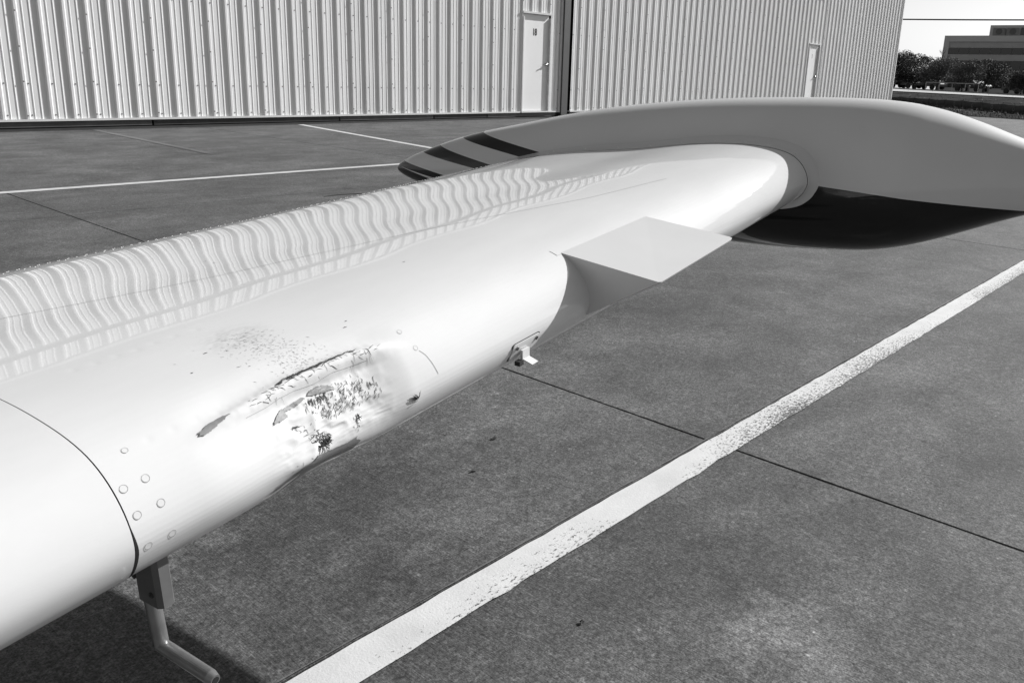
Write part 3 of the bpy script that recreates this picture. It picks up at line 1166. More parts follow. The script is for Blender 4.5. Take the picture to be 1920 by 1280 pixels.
for k in range(40):
    s = RNG.uniform(-1.47, -1.29)
    T = np.interp(s, CR_S, CR_T) + RNG.uniform(-.4, .7)
    stroke(sk, s, T, RNG.uniform(.003, .010), RNG.normal(.1, .35), RNG.uniform(.0003, .0007))
for k in range(26):       # cross scratches down the crease
    s = RNG.uniform(-1.44, -1.30)
    T = np.interp(s, CR_S, CR_T)
    stroke(sk, s, T - .3, RNG.normal(.002, .004), RNG.uniform(.3, 2.4), RNG.uniform(.0002, .0005))
for k in range(36):       # lower trails
    t = RNG.uniform(0, 1)
    stroke(sk, -1.43 + .03 * t + RNG.normal(0, .004), 82.5 + 4.6 * t, RNG.normal(.002, .003), RNG.uniform(.2, .7), RNG.uniform(.0003, .0007))
for k in range(24):
    t = RNG.uniform(0, 1)
    stroke(sk, -1.352 - .01 * t + RNG.normal(0, .002), 86 + 7.5 * t, RNG.normal(0, .001), RNG.uniform(.3, .9), RNG.uniform(.0003, .0008))
for k in range(30):
    stroke(sk, RNG.normal(-1.418, .012), RNG.normal(91.2, .8), RNG.normal(.003, .003), RNG.normal(0, .5), RNG.uniform(.0003, .0007))
for k in range(420):      # light scuffing above the crease
    t = RNG.uniform(0, 1)
    s = RNG.normal(-1.398 + .02 * t, .017)
    T = 65 + 10.5 * t + RNG.normal(0, .9)
    stroke(lt, s, T, RNG.normal(.0012, .0012), RNG.uniform(.05, .28), RNG.uniform(.0002, .0005), .0003)
for k in range(26):
    stroke(sk, RNG.normal(-1.395, .03), RNG.uniform(64, 75), RNG.normal(.002, .001), RNG.uniform(.08, .3), RNG.uniform(.0003, .0006), .0003)
for (s_, t_) in ((-1.1699, 32.9), (-1.1748, 35.0), (-.8734, 38.9), (-.5813, 43.7), (-1.29, 70.5), (-1.30, 71.6), (-1.44, 66.0), (-1.475, 69.0), (-1.10, 60.0)):
    stroke(sk, s_, t_, .0035, .05, .0012)
o = sk.build('scrape_marks', M['soot'], plane); o['kind'] = 'stuff'
o = lt.build('scuff_marks', M['scuff'], plane); o['kind'] = 'stuff'

# --- sensor plate with tab on the nose of the wing


def wing_plate(name, s0, s1, T0, T1, off, mat, parent, rnd=.18, th=.0012):
    pts_ = []
    n = 6
    for (cs, ct, a0) in ((1, 1, 0), (-1, 1, 90), (-1, -1, 180), (1, -1, 270)):
        for k in range(n):
            an = math.radians(a0 + 90 * k / (n - 1))
            pts_.append((cs * (1 - rnd * 1.0) + rnd * math.cos(an), ct * (1 - rnd) + rnd * math.sin(an)))
    rings = []
    for sc in (1.0, .8, .5, .2):
        rings.append([(.5 * (s0 + s1) + .5 * (s1 - s0) * x_ * sc, .5 * (T0 + T1) + .5 * (T1 - T0) * y_ * sc) for x_, y_ in pts_])
    vv, ff = [], []
    m_ = len(pts_)
    base = wing_pt(np.array([q[0] for q in rings[0]]), np.array([q[1] for q in rings[0]]), off - th)
    vv += base.tolist()
    for r_ in rings:
        vv += wing_pt(np.array([q[0] for q in r_]), np.array([q[1] for q in r_]), off).tolist()
    for i in range(len(rings)):
        for k in range(m_):
            ff.append((i * m_ + k, i * m_ + (k + 1) % m_, (i + 1) * m_ + (k + 1) % m_, (i + 1) * m_ + k))
    ff.append(tuple(len(rings) * m_ + k for k in range(m_)))
    return new_obj(name, mesh_from(name, vv, ff), mat, parent)


wing_plate('sensor_gasket', -1.0945, -1.0335, 88.3, 94.0, .0006, M['groove'], plane, .2, .001)
sp = wing_plate('stall_sensor_plate', -1.093, -1.035, 88.5, 93.9, .0022, M['wedge'], plane, .2, .0018)
for (s, T) in ((-1.0850, 89.8), (-1.043, 89.6)):
    o = MB().tube([(0, 0, 0), (0, 0, .0012)], .0029, 12).build('screw', M['dullmetal'], plane)
    o.matrix_local = at_wing(s, T, .0022)
    q = MB().box(-.0007, .0007, -.0024, .0024, .0011, .0014)
    q.box(-.0024, .0024, -.0007, .0007, .0011, .00142)
    q.build('slot', M['groove'], o)
P0 = Vector(wing_pt(np.array([-1.068]), np.array([90.6]), .002)[0].tolist())
tb = MB()
tb.box(-.009, .008, -.0035, .0, -.015, -.002)
o = tb.build('vane_housing', M['peel'], plane)
o.location = P0
tb = MB()
tb.add([(-.008, -.0037, -.014), (.007, -.0037, -.014), (.010, -.016, -.020), (-.005, -.016, -.020),
        (-.008, -.0025, -.015), (.007, -.0025, -.015), (.010, -.0148, -.0212), (-.005, -.0148, -.0212)],
       [(0, 1, 2, 3), (7, 6, 5, 4), (0, 4, 5, 1), (1, 5, 6, 2), (2, 6, 7, 3), (3, 7, 4, 0)])
o = tb.build('vane_tab', M['wedge'], plane)
o.location = P0
o = MB().box(-.020, -.0105, -.006, .002, -.020, -.014).build('vane_hinge', M['rubber'], plane)
o.location = P0

# --- leading-edge wedge
sa, sb = -.909, -.657
A_, B_ = [tuple(wing_pt(np.array([s_]), np.array([t_]), .0005)[0]) for s_, t_ in ((sa, 74.6), (sb, 74.6))]
Cc, Dd = (sb, -.0620, .0133), (sa, -.0470, -.0010)
Ea, Eb = (sa, .074, -.072), (sb, .062, -.060)


def lerp(p_, q_, t):
    return tuple(p_[i] + (q_[i] - p_[i]) * t for i in range(3))


wb = bmesh.new()
C1 = lerp(Cc, Dd, .05)
C2 = lerp(Cc, B_, .05)
C0 = lerp(lerp(C1, C2, .5), Cc, .45)
D1 = lerp(Dd, Cc, .015)
D2 = lerp(Dd, A_, .02)
th = .0022


def dn(p_):
    return (p_[0], p_[1] + .001, p_[2] - th)


top = [A_, B_, C2, C0, C1, D1, D2]
nT = len(top)
vs_ = [wb.verts.new(p_) for p_ in top] + [wb.verts.new(dn(p_)) for p_ in top] + [wb.verts.new(Ea), wb.verts.new(Eb)]
wb.faces.new(vs_[:nT])
for k in range(nT):
    if k == 0:
        continue
    a_, b_ = k, (k + 1) % nT
    wb.faces.new((vs_[a_], vs_[b_], vs_[nT + b_], vs_[nT + a_]))
ea, eb = vs_[2 * nT], vs_[2 * nT + 1]
wb.faces.new((vs_[nT + 6], vs_[nT + 0], ea))                       # inboard cheek
wb.faces.new((vs_[nT + 1], vs_[nT + 2], eb))                       # outboard cheek
wb.faces.new((vs_[nT + 6], ea, eb, vs_[nT + 2], vs_[nT + 3], vs_[nT + 4], vs_[nT + 5]))
bmesh.ops.recalc_face_normals(wb, faces=wb.faces)
me = bpy.data.meshes.new('leading_edge_wedge')
wb.to_mesh(me)
wb.free()
wedge = new_obj('leading_edge_wedge', me, M['wedge'], plane)
# attaching flange on the upper skin
fl = []
for s in np.linspace(sa - .012, sb + .006, 12):
    for y_, dz in ((0.0, 1), (.5, 1), (1.0, 1)):
        fl.append((s, 74.9 - 1.7 * y_))
fl = np.array(fl)
P = wing_pt(fl[:, 0], fl[:, 1], .0005)
me = grid_mesh('flange', P, np.array([(i * 3 + j, (i + 1) * 3 + j, (i + 1) * 3 + j + 1, i * 3 + j + 1) for i in range(11) for j in range(2)]))
flo = new_obj('flange', me, M['wing_in'], plane)

# --- tip tank: loft of oval sections along the chord line
TC = np.array([-.556, -.552, -.540, -.515, -.475, -.435, -.397, -.311, -.223, -.155, -.039, .083, .214, .353, .503, .664, .839, 1.06, 1.140, 1.235, 1.277, 1.303, 1.318, 1.325])
TT_ = np.array([.008, .022, .036, .054, .075, .090, .103, .135, .160, .171, .176, .174, .169, .159, .143, .119, .082, .032, .007, -.028, -.046, -.060, -.070, -.078])
TB_ = np.array([.002, -.006, -.013, -.024, -.036, -.049, -.064, -.102, -.138, -.158, -.172, -.179, -.180, -.178, -.173, -.166, -.157, -.142, -.134, -.118, -.107, -.098, -.090, -.082])
cs = np.r_[np.linspace(-.556, -.545, 8), np.linspace(-.54, 1.265, 116), np.linspace(1.27, 1.325, 16)]


def smooth_interp(x, xs, ys):
    # monotone-ish cubic through the points
    d_ = np.gradient(ys, xs)
    k = np.clip(np.searchsorted(xs, x) - 1, 0, len(xs) - 2)
    h = xs[k + 1] - xs[k]
    t = (x - xs[k]) / h
    return (ys[k] * (1 + 2 * t) * (1 - t) ** 2 + d_[k] * h * t * (1 - t) ** 2 + ys[k + 1] * t * t * (3 - 2 * t) + d_[k + 1] * h * t * t * (t - 1))


zt_ = smooth_interp(cs, TC, TT_)
zb_ = smooth_interp(cs, TC, TB_)
ker = np.array([1, 3, 5, 3, 1.]) / 13


def sm(a_):
    b_ = np.convolve(np.pad(a_, 2, 'edge'), ker, 'valid')
    b_[:9] = a_[:9]
    b_[-17:] = a_[-17:]
    return b_


zt_, zb_ = sm(sm(sm(sm(zt_)))), sm(sm(sm(zb_)))
nr = 56
tv, tf = [], []
for c_, a_, b_ in zip(cs, zt_, zb_):
    hh = (a_ - b_) / 2
    zc = (a_ + b_) / 2
    w = min(.128, .80 * hh + .004) if hh > 0 else .001
    for k in range(nr):
        an = 2 * math.pi * k / nr
        sx, sz = math.cos(an), math.sin(an)
        ex = .86
        px_ = math.copysign(abs(sx) ** ex, sx) * w
        pz = math.copysign(abs(sz) ** ex, sz) * hh
        tv.append((.172 + px_ + .16 * (zc + pz), c_, zc + pz))
for i in range(len(cs) - 1):
    for k in range(nr):
        tf.append((i * nr + k, i * nr + (k + 1) % nr, (i + 1) * nr + (k + 1) % nr, (i + 1) * nr + k))
tf.append(tuple(range(nr)))
tf.append(tuple((len(cs) - 1) * nr + k for k in range(nr)))
me = mesh_from('tip_tank', tv, tf, True)
tank = new_obj('tip_tank', me, M['tank'], plane)

# --- fillet between wing tip and tank
Tf = np.arange(0.5, 160, 1.0)


def tank_inner(y_, z_):
    a_ = np.interp(y_, cs, zt_)
    b_ = np.interp(y_, cs, zb_)
    hh, zc = (a_ - b_) / 2, (a_ + b_) / 2
    w_ = np.minimum(.128, .80 * hh + .004)
    q_ = np.clip(np.abs(z_ - zc) / hh, 0, .999) ** (1 / .86)
    return .172 + .16 * z_ - w_ * (np.sqrt(1 - q_ ** 2)) ** .86


FR = .030
P0_ = wing_base(np.full_like(Tf, .012), Tf)
N0_ = wing_nrm(np.full_like(Tf, .012), Tf)
k_ = (.25 + .75 * sstep(Tf, 3, 40) * (1 - sstep(Tf, 125, 157)))[:, None]
Po_ = P0_ + N0_ * FR * k_
s_end = np.clip(tank_inner(Po_[:, 1], Po_[:, 2]) + .003, .03, .12)
rings = []
for t in (0.03, .15, .3, .45, .6, .72, .82, .9, .96, .99, 1.0):
    e_ = .0006 + FR * (1 - math.sqrt(max(0, 1 - t * t)))
    P = P0_ + N0_ * e_ * k_
    P[:, 0] = .0135 + (s_end - .0135) * t
    rings.append(P)
fs_ = rings
P = np.concatenate(rings)
nt_ = len(Tf)
ff = np.array([(i * nt_ + j, (i + 1) * nt_ + j, (i + 1) * nt_ + j + 1, i * nt_ + j + 1) for i in range(len(fs_) - 1) for j in range(nt_ - 1)])
new_obj('tank_fairing', grid_mesh('tank_fairing', P, ff), M['fairing'], plane)
P1 = wing_pt(np.full_like(Tf, .010), Tf, -.002)
P2 = wing_pt(np.full_like(Tf, .0160), Tf, -.002)
n = nt_
new_obj('fairing_gap', grid_mesh('fairing_gap', np.concatenate([P1, P2]), np.array([(k, k + 1, n + k + 1, n + k) for k in range(n - 1)])), M['groove'], plane)
fm = MB()
for k in range(9):
    mt = at_wing(.02, 16 + k * 7.5, .004)
    fm.add([mt @ Vector((.0025 * math.cos(2 * math.pi * q / 8), .0025 * math.sin(2 * math.pi * q / 8), .0)) for q in range(8)] +
           [mt @ Vector((.0015 * math.cos(2 * math.pi * q / 8), .0015 * math.sin(2 * math.pi * q / 8), .0016)) for q in range(8)],
           [(q, (q + 1) % 8, 8 + (q + 1) % 8, 8 + q) for q in range(8)] + [tuple(range(8, 16))])
o = fm.build('fairing_screws', M['rivet'], plane)
o['kind'] = 'stuff'

# --- pitot tube under the seam
ps = -1.583


def air(cy, cz, ln, wd, n=14):
    pts_ = []
    for k in range(n):
        an = 2 * math.pi * k / n
        pts_.append((wd * math.sin(an) * (1 - .25 * math.cos(an)), cy + ln * math.cos(an), cz))
    return pts_


def rings_mesh(name, rings, mat, parent, smooth=True):
    n = len(rings[0])
    vv = [p_ for r_ in rings for p_ in r_]
    ff = []
    for i in range(len(rings) - 1):
        for k in range(n):
            ff.append((i * n + k, i * n + (k + 1) % n, (i + 1) * n + (k + 1) % n, (i + 1) * n + k))
    ff.append(tuple(range(n)))
    ff.append(tuple((len(rings) - 1) * n + k for k in range(n)))
    me = mesh_from(name, vv, ff, smooth)
    return new_obj(name, me, mat, parent)


def at_s(pts_, s):
    return [(s + p_[0], p_[1], p_[2]) for p_ in pts_]


def chamfer(cy, cz, ln, wd, ch):
    return at_s([(wd - ch, cy - ln, cz), (wd, cy - ln + ch * 1.4, cz), (wd, cy + ln - ch * 2.4, cz), (wd * .35, cy + ln, cz),
                 (-wd * .35, cy + ln, cz), (-wd, cy + ln - ch * 2.4, cz), (-wd, cy - ln + ch * 1.4, cz), (-wd + ch, cy - ln, cz)], ps + .012)


pm = rings_mesh('pitot_mast', [chamfer(.155, z, .0200, .0088, .0036) for z in (-.105, -.14, -.170, -.1725)], M['pitot'], plane, False)
for (y_, z_) in ((.169, -.148), (.146, -.160)):
    MB().tube([(ps + .012 - .0098, y_, z_), (ps + .012 + .0098, y_, z_)], .0030, 10).build('mast_screw', M['rubber'], plane, True)
tb = MB()
tb.tube([(ps + .012, .163, -.160), (ps + .012, .1575, -.2255), (ps + .012, .0885, -.2295), (ps + .012, .0815, -.2299)],
        [.0076, .0071, .0068, .0050], 28, True)
pt = tb.build('pitot_tube', M['pitot_tube'], plane, False)
MB().tube([(ps + .012, .0822, -.2300), (ps + .012, .0812, -.2301)], .0036, 10).build('pitot_opening', M['groove'], plane)

# ------------------------------------------------------------------ dry fibres caught on the dent
PM = plane.matrix_world.copy()


def tuft(s, T, n, ln, rad, label, seed, fan=None):
    r = random.Random(seed)
    mt = PM @ at_wing(s, T, .0005)
    mbx = MB()
    for k in range(n):
        an = r.uniform(0, 6.28) if fan is None else r.gauss(fan, .5)
        if fan is None and k % 3:
            ph = r.uniform(-2.6, -.4)                    # dense crescent on the lower side
            x0, y0 = rad * math.cos(ph), rad * .75 * math.sin(ph)
            an = ph + math.pi / 2 + r.gauss(0, .5)
            L0 = ln * r.uniform(.3, .8)
        else:
            x0, y0 = r.gauss(0, rad * .5), r.gauss(0, rad * .4)
            L0 = ln * (r.uniform(.25, .6) if fan is None else r.uniform(.5, 1.2))
        pts_ = []
        bend = r.uniform(-3.0, 3.0) if fan is None else r.uniform(-.8, .8)
        x_, y_ = x0, y0
        hgt = r.uniform(.0002, .0016)
        for q in range(6):
            t = q / 5
            pts_.append((x_, y_, .0005 + hgt * math.sin(math.pi * t)))
            x_ += math.cos(an + bend * t) * L0 / 5
            y_ += math.sin(an + bend * t) * L0 / 5
        w_ = r.uniform(.5, 1.0)
        mbx.tube(pts_, [.0004 * w_, .0006 * w_, .0006 * w_, .0005 * w_, .0004 * w_, .00015 * w_], 4, False)
    o = mbx.build('fibre_tuft', M['straw'])
    inv = Matrix.Translation(mt.translation)
    o.data.transform(inv.inverted() @ mt)
    o.matrix_world = inv
    tag(o, label, 'tuft')
    return o


tuft(-1.4025, 87.6, 44, .014, .0085, 'dark tangled fibre tuft stuck low on the dented leading edge', 3)
tuft(-1.2715, 88.9, 18, .0095, .0025, 'small dark fan-shaped tuft right of the dent', 5, 2.6)
tuft(-1.3519, 86.7, 9, .008, .0015, 'tiny dark fibre speck between the two larger tufts', 8)

# ------------------------------------------------------------------ beyond the apron
def px(az, R):
    return R * math.sin(math.radians(az)), R * math.cos(math.radians(az))


# pale gravel road on the rise
def far_strip(name, pts_, w, mat, lift):
    A, B = [], []
    for i, (x, y) in enumerate(pts_):
        a_ = pts_[max(0, i - 1)]
        b_ = pts_[min(len(pts_) - 1, i + 1)]
        dx, dy = b_[0] - a_[0], b_[1] - a_[1]
        l_ = math.hypot(dx, dy)
        nx, ny = -dy / l_ * w / 2, dx / l_ * w / 2
        A.append((x + nx, y + ny, far_z(x + nx, y + ny) + lift))
        B.append((x - nx, y - ny, far_z(x - nx, y - ny) + lift))
    n = len(pts_)
    return new_obj(name, mesh_from(name, A + B, [(k, k + 1, n + k + 1, n + k) for k in range(n - 1)], True), mat)


road_pts = [px(66 + .5 * k, 80) for k in range(40)]
structure(far_strip('road', road_pts, 4.0, M['road'], .06), 'pale road strip beyond the grass')

# silt fence
FA, FB = Vector((57.6, 19.8)), Vector((38.0, 3.0))
fence = empty('silt_fence', 'low black fabric silt fence along the far grass edge', 'fence', (FA.x, FA.y, gz(FA.y)))
nst = 13
prev = None
for k in range(nst + 1):
    t = k / nst
    P_ = FA.lerp(FB, t)
    z = gz(P_.y)
    hgt = .37 - .05 * t + random.uniform(-.02, .02)
    MB().box(-.02, .02, -.02, .02, -.05, hgt + random.uniform(.03, .10)).build('stake', M['stake'], fence).location = (P_.x - FA.x, P_.y - FA.y, z - gz(FA.y))
    if prev is not None:
        (Q_, qz, qh) = prev
        vv, n = [], 8
        for i in range(n + 1):
            u = i / n
            X_ = Q_.lerp(P_, u)
            zz = qz + (z - qz) * u
            sag = -.035 * math.sin(math.pi * u) * random.uniform(.6, 1.2)
            bulge = .04 * math.sin(math.pi * u)
            dx_, dy_ = -.65 * bulge, .76 * bulge
            hh = qh + (hgt - qh) * u + sag
            for (o_, h_) in ((0, 0.0), (.6, hh * .5), (0, hh)):
                vv.append((X_.x + dx_ * o_ - FA.x, X_.y + dy_ * o_ - FA.y, zz + h_ - gz(FA.y) - (.06 if h_ == 0 else 0)))
        ff = [(i * 3 + j, (i + 1) * 3 + j, (i + 1) * 3 + j + 1, i * 3 + j + 1) for i in range(n) for j in range(2)]
        fo = new_obj('fabric', mesh_from('fabric', vv, ff, True), M['silt'], fence)
        so = fo.modifiers.new('thickness', 'SOLIDIFY')
        so.thickness = .006
        # round printed mark on the fabric
        mid = Q_.lerp(P_, .5)
        nrm = Vector((-.65, .76, 0)).normalized() * -1
        nrm = Vector((-mid.x, -mid.y, 0)).normalized()
        tgt = Vector((P_.x - Q_.x, P_.y - Q_.y, 0)).normalized()
        rv_, rf2 = [], []
        R_ = .105
        for q in range(20):
            an = 2 * math.pi * q / 20
            for r_ in (R_, R_ * .68):
                p_ = Vector((mid.x, mid.y, (qz + z) / 2 + .15)) + tgt * r_ * math.cos(an) + Vector((0, 0, 1)) * r_ * math.sin(an) + nrm * .09
                rv_.append((p_.x - FA.x, p_.y - FA.y, p_.z - gz(FA.y)))
        for q in range(20):
            q2 = (q + 1) % 20
            rf2.append((2 * q, 2 * q2, 2 * q2 + 1, 2 * q + 1))
        new_obj('printed_ring', mesh_from('printed_ring', rv_, rf2), M['silt_print'], fence)
    prev = (P_, z, hgt)

# grass blades thick enough to show along the fence and the apron edge
gm = MB()
gr = random.Random(4)
for k in range(5200):
    t = gr.uniform(0, 1)
    if k % 3 == 0:
        P_ = FA.lerp(FB, t) + Vector((gr.gauss(-.2, .5), gr.gauss(.1, .5)))
        if k % 2:
            P_ = P_ + Vector((gr.uniform(-9, 0), gr.uniform(0, 5)))
    elif k % 3 == 1:
        P_ = Vector(px(gr.uniform(68, 80), gr.uniform(58, 89)))
    else:
        P_ = Vector(px(gr.uniform(69, 84), gr.uniform(38, 60)))
    if P_.x < 36.6:
        continue
    z = far_z(P_.x, P_.y) - .02
    h = gr.uniform(.03, .12) * (1.8 if gr.random() < .06 else 1)
    w = gr.uniform(.01, .03)
    an = gr.uniform(0, 3.14)
    lx, ly = gr.gauss(0, .05), gr.gauss(0, .05)
    gm.add([(P_.x - w * math.cos(an), P_.y - w * math.sin(an), z), (P_.x + w * math.cos(an), P_.y + w * math.sin(an), z), (P_.x + lx, P_.y + ly, z + h)], [(0, 1, 2)])
o = gm.build('grass', M['blade'])
o['kind'] = 'stuff'
o['label'] = 'rough grass by the fence and on the rise'

# trees


def blob_points(r, cx, cy, cz, rx, ry, rz, n):
    out = []
    while len(out) < n:
        v_ = Vector((r.uniform(-1, 1), r.uniform(-1, 1), r.uniform(-1, 1)))
        if .35 < v_.length < 1:
            out.append(Vector((cx + v_.x * rx, cy + v_.y * ry, cz + v_.z * rz)))
    return out


def tree(az, R, h, wid, label, seed, mat, leaf=.17, dens=1.0, trunk_h=.22, z_up=0.0):
    r = random.Random(seed)
    x, y = px(az, R)
    z = far_z(x, y) - .05
    t = empty('tree', label, 'tree', (x, y, z), 0, 'trees by the far road')
    tk = MB()
    th_ = h * trunk_h
    tk.tube([(0, 0, 0), (r.gauss(0, .05), 0, th_ * .6), (r.gauss(0, .15), r.gauss(0, .15), th_ * 1.6), (r.gauss(0, .2), r.gauss(0, .2), h * .75)], [h * .032, h * .026, h * .018, h * .005], 7)
    lobes = []
    for k in range(r.randint(9, 12)):
        an = r.uniform(0, 6.28)
        rad = wid * .5 * r.uniform(.25, .8)
        zz = h * r.uniform(trunk_h + .12, .86)
        rr = wid * r.uniform(.16, .27)
        lobes.append((rad * math.cos(an), rad * math.sin(an), zz, rr, rr, rr * r.uniform(.6, .85)))
        tk.tube([(0, 0, th_ * r.uniform(.8, 1.4)), (rad * .5 * math.cos(an), rad * .5 * math.sin(an), (zz + th_) / 2), (rad * math.cos(an), rad * math.sin(an), zz)], [h * .012, h * .008, h * .003], 5)
    lobes.append((0, 0, h * .82, wid * .24, wid * .24, h * .17))
    tk.build('trunk', M['bark'], t, True)
    lf = MB()
    for (cx, cy, cz, rx, ry, rz) in lobes:
        for p_ in blob_points(r, cx, cy, cz, rx, ry, rz, int(900 * dens)):
            if p_.z < h * .10:
                continue
            s_ = leaf * r.uniform(.5, 1.25)
            u = Vector((r.gauss(0, 1), r.gauss(0, 1), r.gauss(0, .7))).normalized()
            w = u.cross(Vector((r.gauss(0, 1), r.gauss(0, 1), r.gauss(0, 1)))).normalized()
            lf.add([p_ - u * s_, p_ + w * s_ * .55, p_ + u * s_, p_ - w * s_ * .55], [(0, 1, 2, 3)])
    me = bpy.data.meshes.new('crown')
    me.from_pydata(lf.v, [], lf.f)
    new_obj('crown', me, mat, t)
    return t


tree(71.0, 104, 3.75, 5.2, 'dark full tree beside the hangar corner', 21, M['leaf_dark'], .075, 1.2, .20)
tree(72.35, 107, 3.85, 4.8, 'dark tree second from the hangar corner', 22, M['leaf_dark'], .075, 1.2, .18)
tree(73.65, 103, 3.3, 4.6, 'paler loose tree right of the dark pair', 23, M['leaf_mid'], .075, 1.0, .16)
tree(74.9, 101, 3.0, 3.6, 'low pale tree in front of the dark office windows', 24, M['leaf_mid'], .075, .9, .15)
tree(76.0, 104, 3.45, 4.6, 'round dusky tree before the middle of the office building', 25, M['leaf_dark'], .075, 1.2, .22)
tree(77.9, 108, 2.6, 3.6, 'low dark tree at the right end of the tree row', 26, M['leaf_dark'], .075, 1.0, .2)
# bare tree
x, y = px(73.55, 112)
bt = empty('bare_tree', 'leafless twiggy tree rising beside the office building corner', 'tree', (x, y, far_z(x, y)))
tw = MB()
rb = random.Random(31)


def branch(p0, d0, ln, rad, dep):
    p1 = p0 + d0 * ln
    tw.tube([p0, p0.lerp(p1, .5) + Vector((rb.gauss(0, .04), rb.gauss(0, .04), 0)) * ln, p1], [rad, rad * .8, rad * .55], 4)
    if dep == 0:
        return
    for _ in range(3 if dep > 1 else 4):
        d1 = (d0 + Vector((rb.gauss(0, .42), rb.gauss(0, .42), rb.uniform(0, .25)))).normalized()
        branch(p0.lerp(p1, rb.uniform(.6, 1.0)), d1, ln * rb.uniform(.55, .75), rad * .5, dep - 1)


branch(Vector((0, 0, 0)), Vector((0, 0, 1)), 2.25, .13, 4)
tw.build('branches', M['bark'], bt)

# low rail and parked cars under the trees
x, y = px(74.2, 97.5)
rl = empty('guard_rail', 'long pale rail on thin posts under the far trees', 'railing', (x, y, far_z(x, y)))
dirv = Vector((px(75.5, 98.5)[0] - px(73.0, 96.5)[0], px(75.5, 98.5)[1] - px(73.0, 96.5)[1], 0)).normalized()
rb_ = MB()
rb_.tube([tuple(-2.3 * dirv + Vector((0, 0, .75))), tuple(3.0 * dirv + Vector((0, 0, .72)))], .045, 6)
rb_.build('rail', M['railing'], rl)
for k in range(5):
    q = dirv * (-2.3 + 1.3 * k)
    MB().tube([(q.x, q.y, -.1), (q.x, q.y, .74)], .03, 5).build('post', M['railing'], rl)


def car(az, R, rot, mat, label):
    x, y = px(az, R)
    c = empty('parked_car', label, 'car', (x, y, far_z(x, y)), rot, 'cars parked under the far trees')
    prof_ = [(-2.1, .35), (-2.15, .65), (-1.9, .85), (-1.1, .95), (-.6, 1.38), (.7, 1.42), (1.5, .98), (2.1, .88), (2.15, .4)]
    vv = [(px_, -.82, pz) for px_, pz in prof_] + [(px_, .82, pz) for px_, pz in prof_]
    n = len(prof_)
    ff = [tuple(range(n)), tuple(range(2 * n - 1, n - 1, -1))] + [(k, (k + 1) % n, n + (k + 1) % n, n + k) for k in range(n)]
    b_ = new_obj('body', mesh_from('car_body', vv, ff), mat, c)
    bv = b_.modifiers.new('edge', 'BEVEL')
    bv.width = .06
    bv.segments = 2
    for sy in (-.825, .825):
        new_obj('window', mesh_from('car_window', [(-.95, sy, .96), (-.55, sy, 1.31), (.62, sy, 1.34), (1.2, sy, 1.0)], [(0, 1, 2, 3)]), M['glass'], c)
    for wx in (-1.35, 1.35):
        for sy in (-.78, .78):
            MB().tube([(wx, sy - .1, .32), (wx, sy + .1, .32)], .32, 14).build('wheel', M['rubber'], c)
    return c


car(70.85, 118, 1.15, M['car_dark'], 'dark parked car nearest the hangar corner under the trees')
car(71.9, 117, 1.0, M['car_light'], 'pale parked car between the two dark trees')
car(73.1, 117, 1.1, M['car_mid'], 'grey parked car behind the left end of the pale rail')
car(75.4, 119, 1.1, M['car_dark'], 'dark parked car behind the right end of the pale rail')
car(77.9, 116, 1.0, M['car_light'], 'pale parked car at the right edge under the low dark tree')
for az_, lab in ((76.25, 'short white post beside the round dusky tree'), (75.25, 'short white post at the right end of the pale rail')):
    x, y = px(az_, 96)
    o = MB().tube([(0, 0, -.1), (0, 0, .55), (0, 0, .62)], [.09, .09, .04], 8).build('marker_post', M['car_light'])
    o.location = (x, y, far_z(x, y))
    tag(o, lab, 'post')

# office building
bx, by = 153.4, 45.2
fd = Vector((.235, -.972, 0)).normalized()
ang = math.atan2(fd.y, fd.x)
off = empty('office_building', 'grey concrete office building with dark window bands and rooftop plant', 'building', (bx, by, 1.0), ang)
# local: x along the facade to the right, y away from the viewer, z up from 1.0


def ob(name, mat, *b, parent=off):
    return MB().box(*b).build(name, mat, parent)


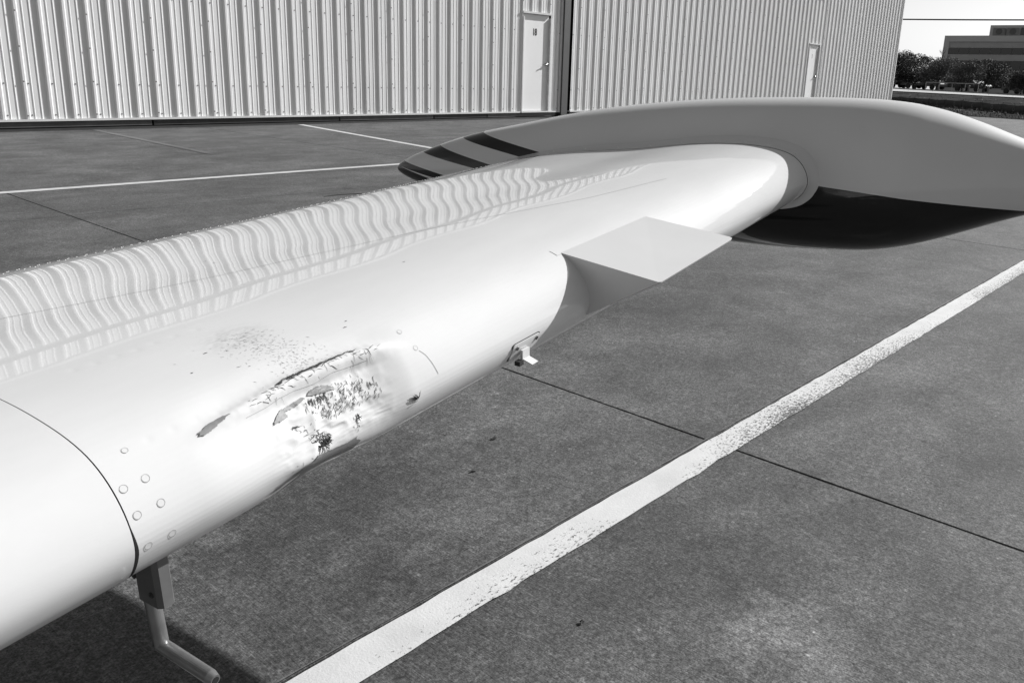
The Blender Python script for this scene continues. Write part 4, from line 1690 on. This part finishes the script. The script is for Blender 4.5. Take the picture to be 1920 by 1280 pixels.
LEN, DEP, TOPZ = 34.0, 14.0, 8.55
core = ob('wall', M['facade'], 0, LEN, .45, DEP, -1.5, TOPZ - .02)
ob('parapet', M['facade'], -.02, LEN, .0, .46, 7.62, TOPZ)
ob('end_pier', M['facade'], -.02, .78, .0, .46, -1.5, 7.617)
zs_b = [(6.70, 7.60, 'spandrel'), (4.75, 5.68, 'spandrel'), (2.1, 3.3, 'spandrel'), (-1.5, .5, 'spandrel')]
for z0_, z1_, nm in zs_b:
    ob('spandrel', M['facade2'], .79, LEN, .16, .455, z0_, z1_)
for z0_, z1_ in ((5.69, 6.69), (3.31, 4.74), (.51, 2.09)):
    x_ = .80
    while x_ < LEN - 1:
        pane = ob('window_pane', M['glass'], x_ + .03, x_ + 1.47, .27, .30, z0_ + .02, z1_ - .02)
        x_ += 1.5
# penthouse with plant
ob('penthouse', M['facade'], 6.25, LEN - 4, 1.2, 9.0, TOPZ - .01, TOPZ + 1.62)
for k, ux in enumerate((6.7, 8.6)):
    u_ = ob('fan_unit', M['unit'], ux, ux + 1.65, .55, 1.19, TOPZ + .06, TOPZ + 1.18)
    fm_ = MB().tube([(ux + .85, .56, TOPZ + .62), (ux + .85, .50, TOPZ + .62)], .44, 20)
    fm_.build('fan', M['glass'], u_)
ob('louver', M['glass'], 10.55, 12.3, 1.05, 1.19, TOPZ + .10, TOPZ + 1.22)

# overhead cable
ul = empty('utility_line', 'single dark overhead cable crossing the pale sky right of the hangar', 'cable', (57.0, 25.0, .28))
cb = MB()
pts_ = []
p0, p1 = Vector((50.2, 42.0, 5.85)), Vector((61.5, 3.0, 5.05))
for k in range(25):
    t = k / 24
    p_ = p0.lerp(p1, t)
    p_.z += -.25 * 4 * t * (1 - t) + .10
    pts_.append(tuple(p_ - Vector((57.0, 25.0, .28))))
cb.tube(pts_, .045, 6)
cb.build('cable', M['cable'], ul, True)
for p_ in (p0, p1):
    q = p_ - Vector((57.0, 25.0, .28))
    MB().tube([(q.x, q.y, -.6), (q.x, q.y, q.z + .6)], [.14, .10], 10).build('pole', M['bark'], ul, True)
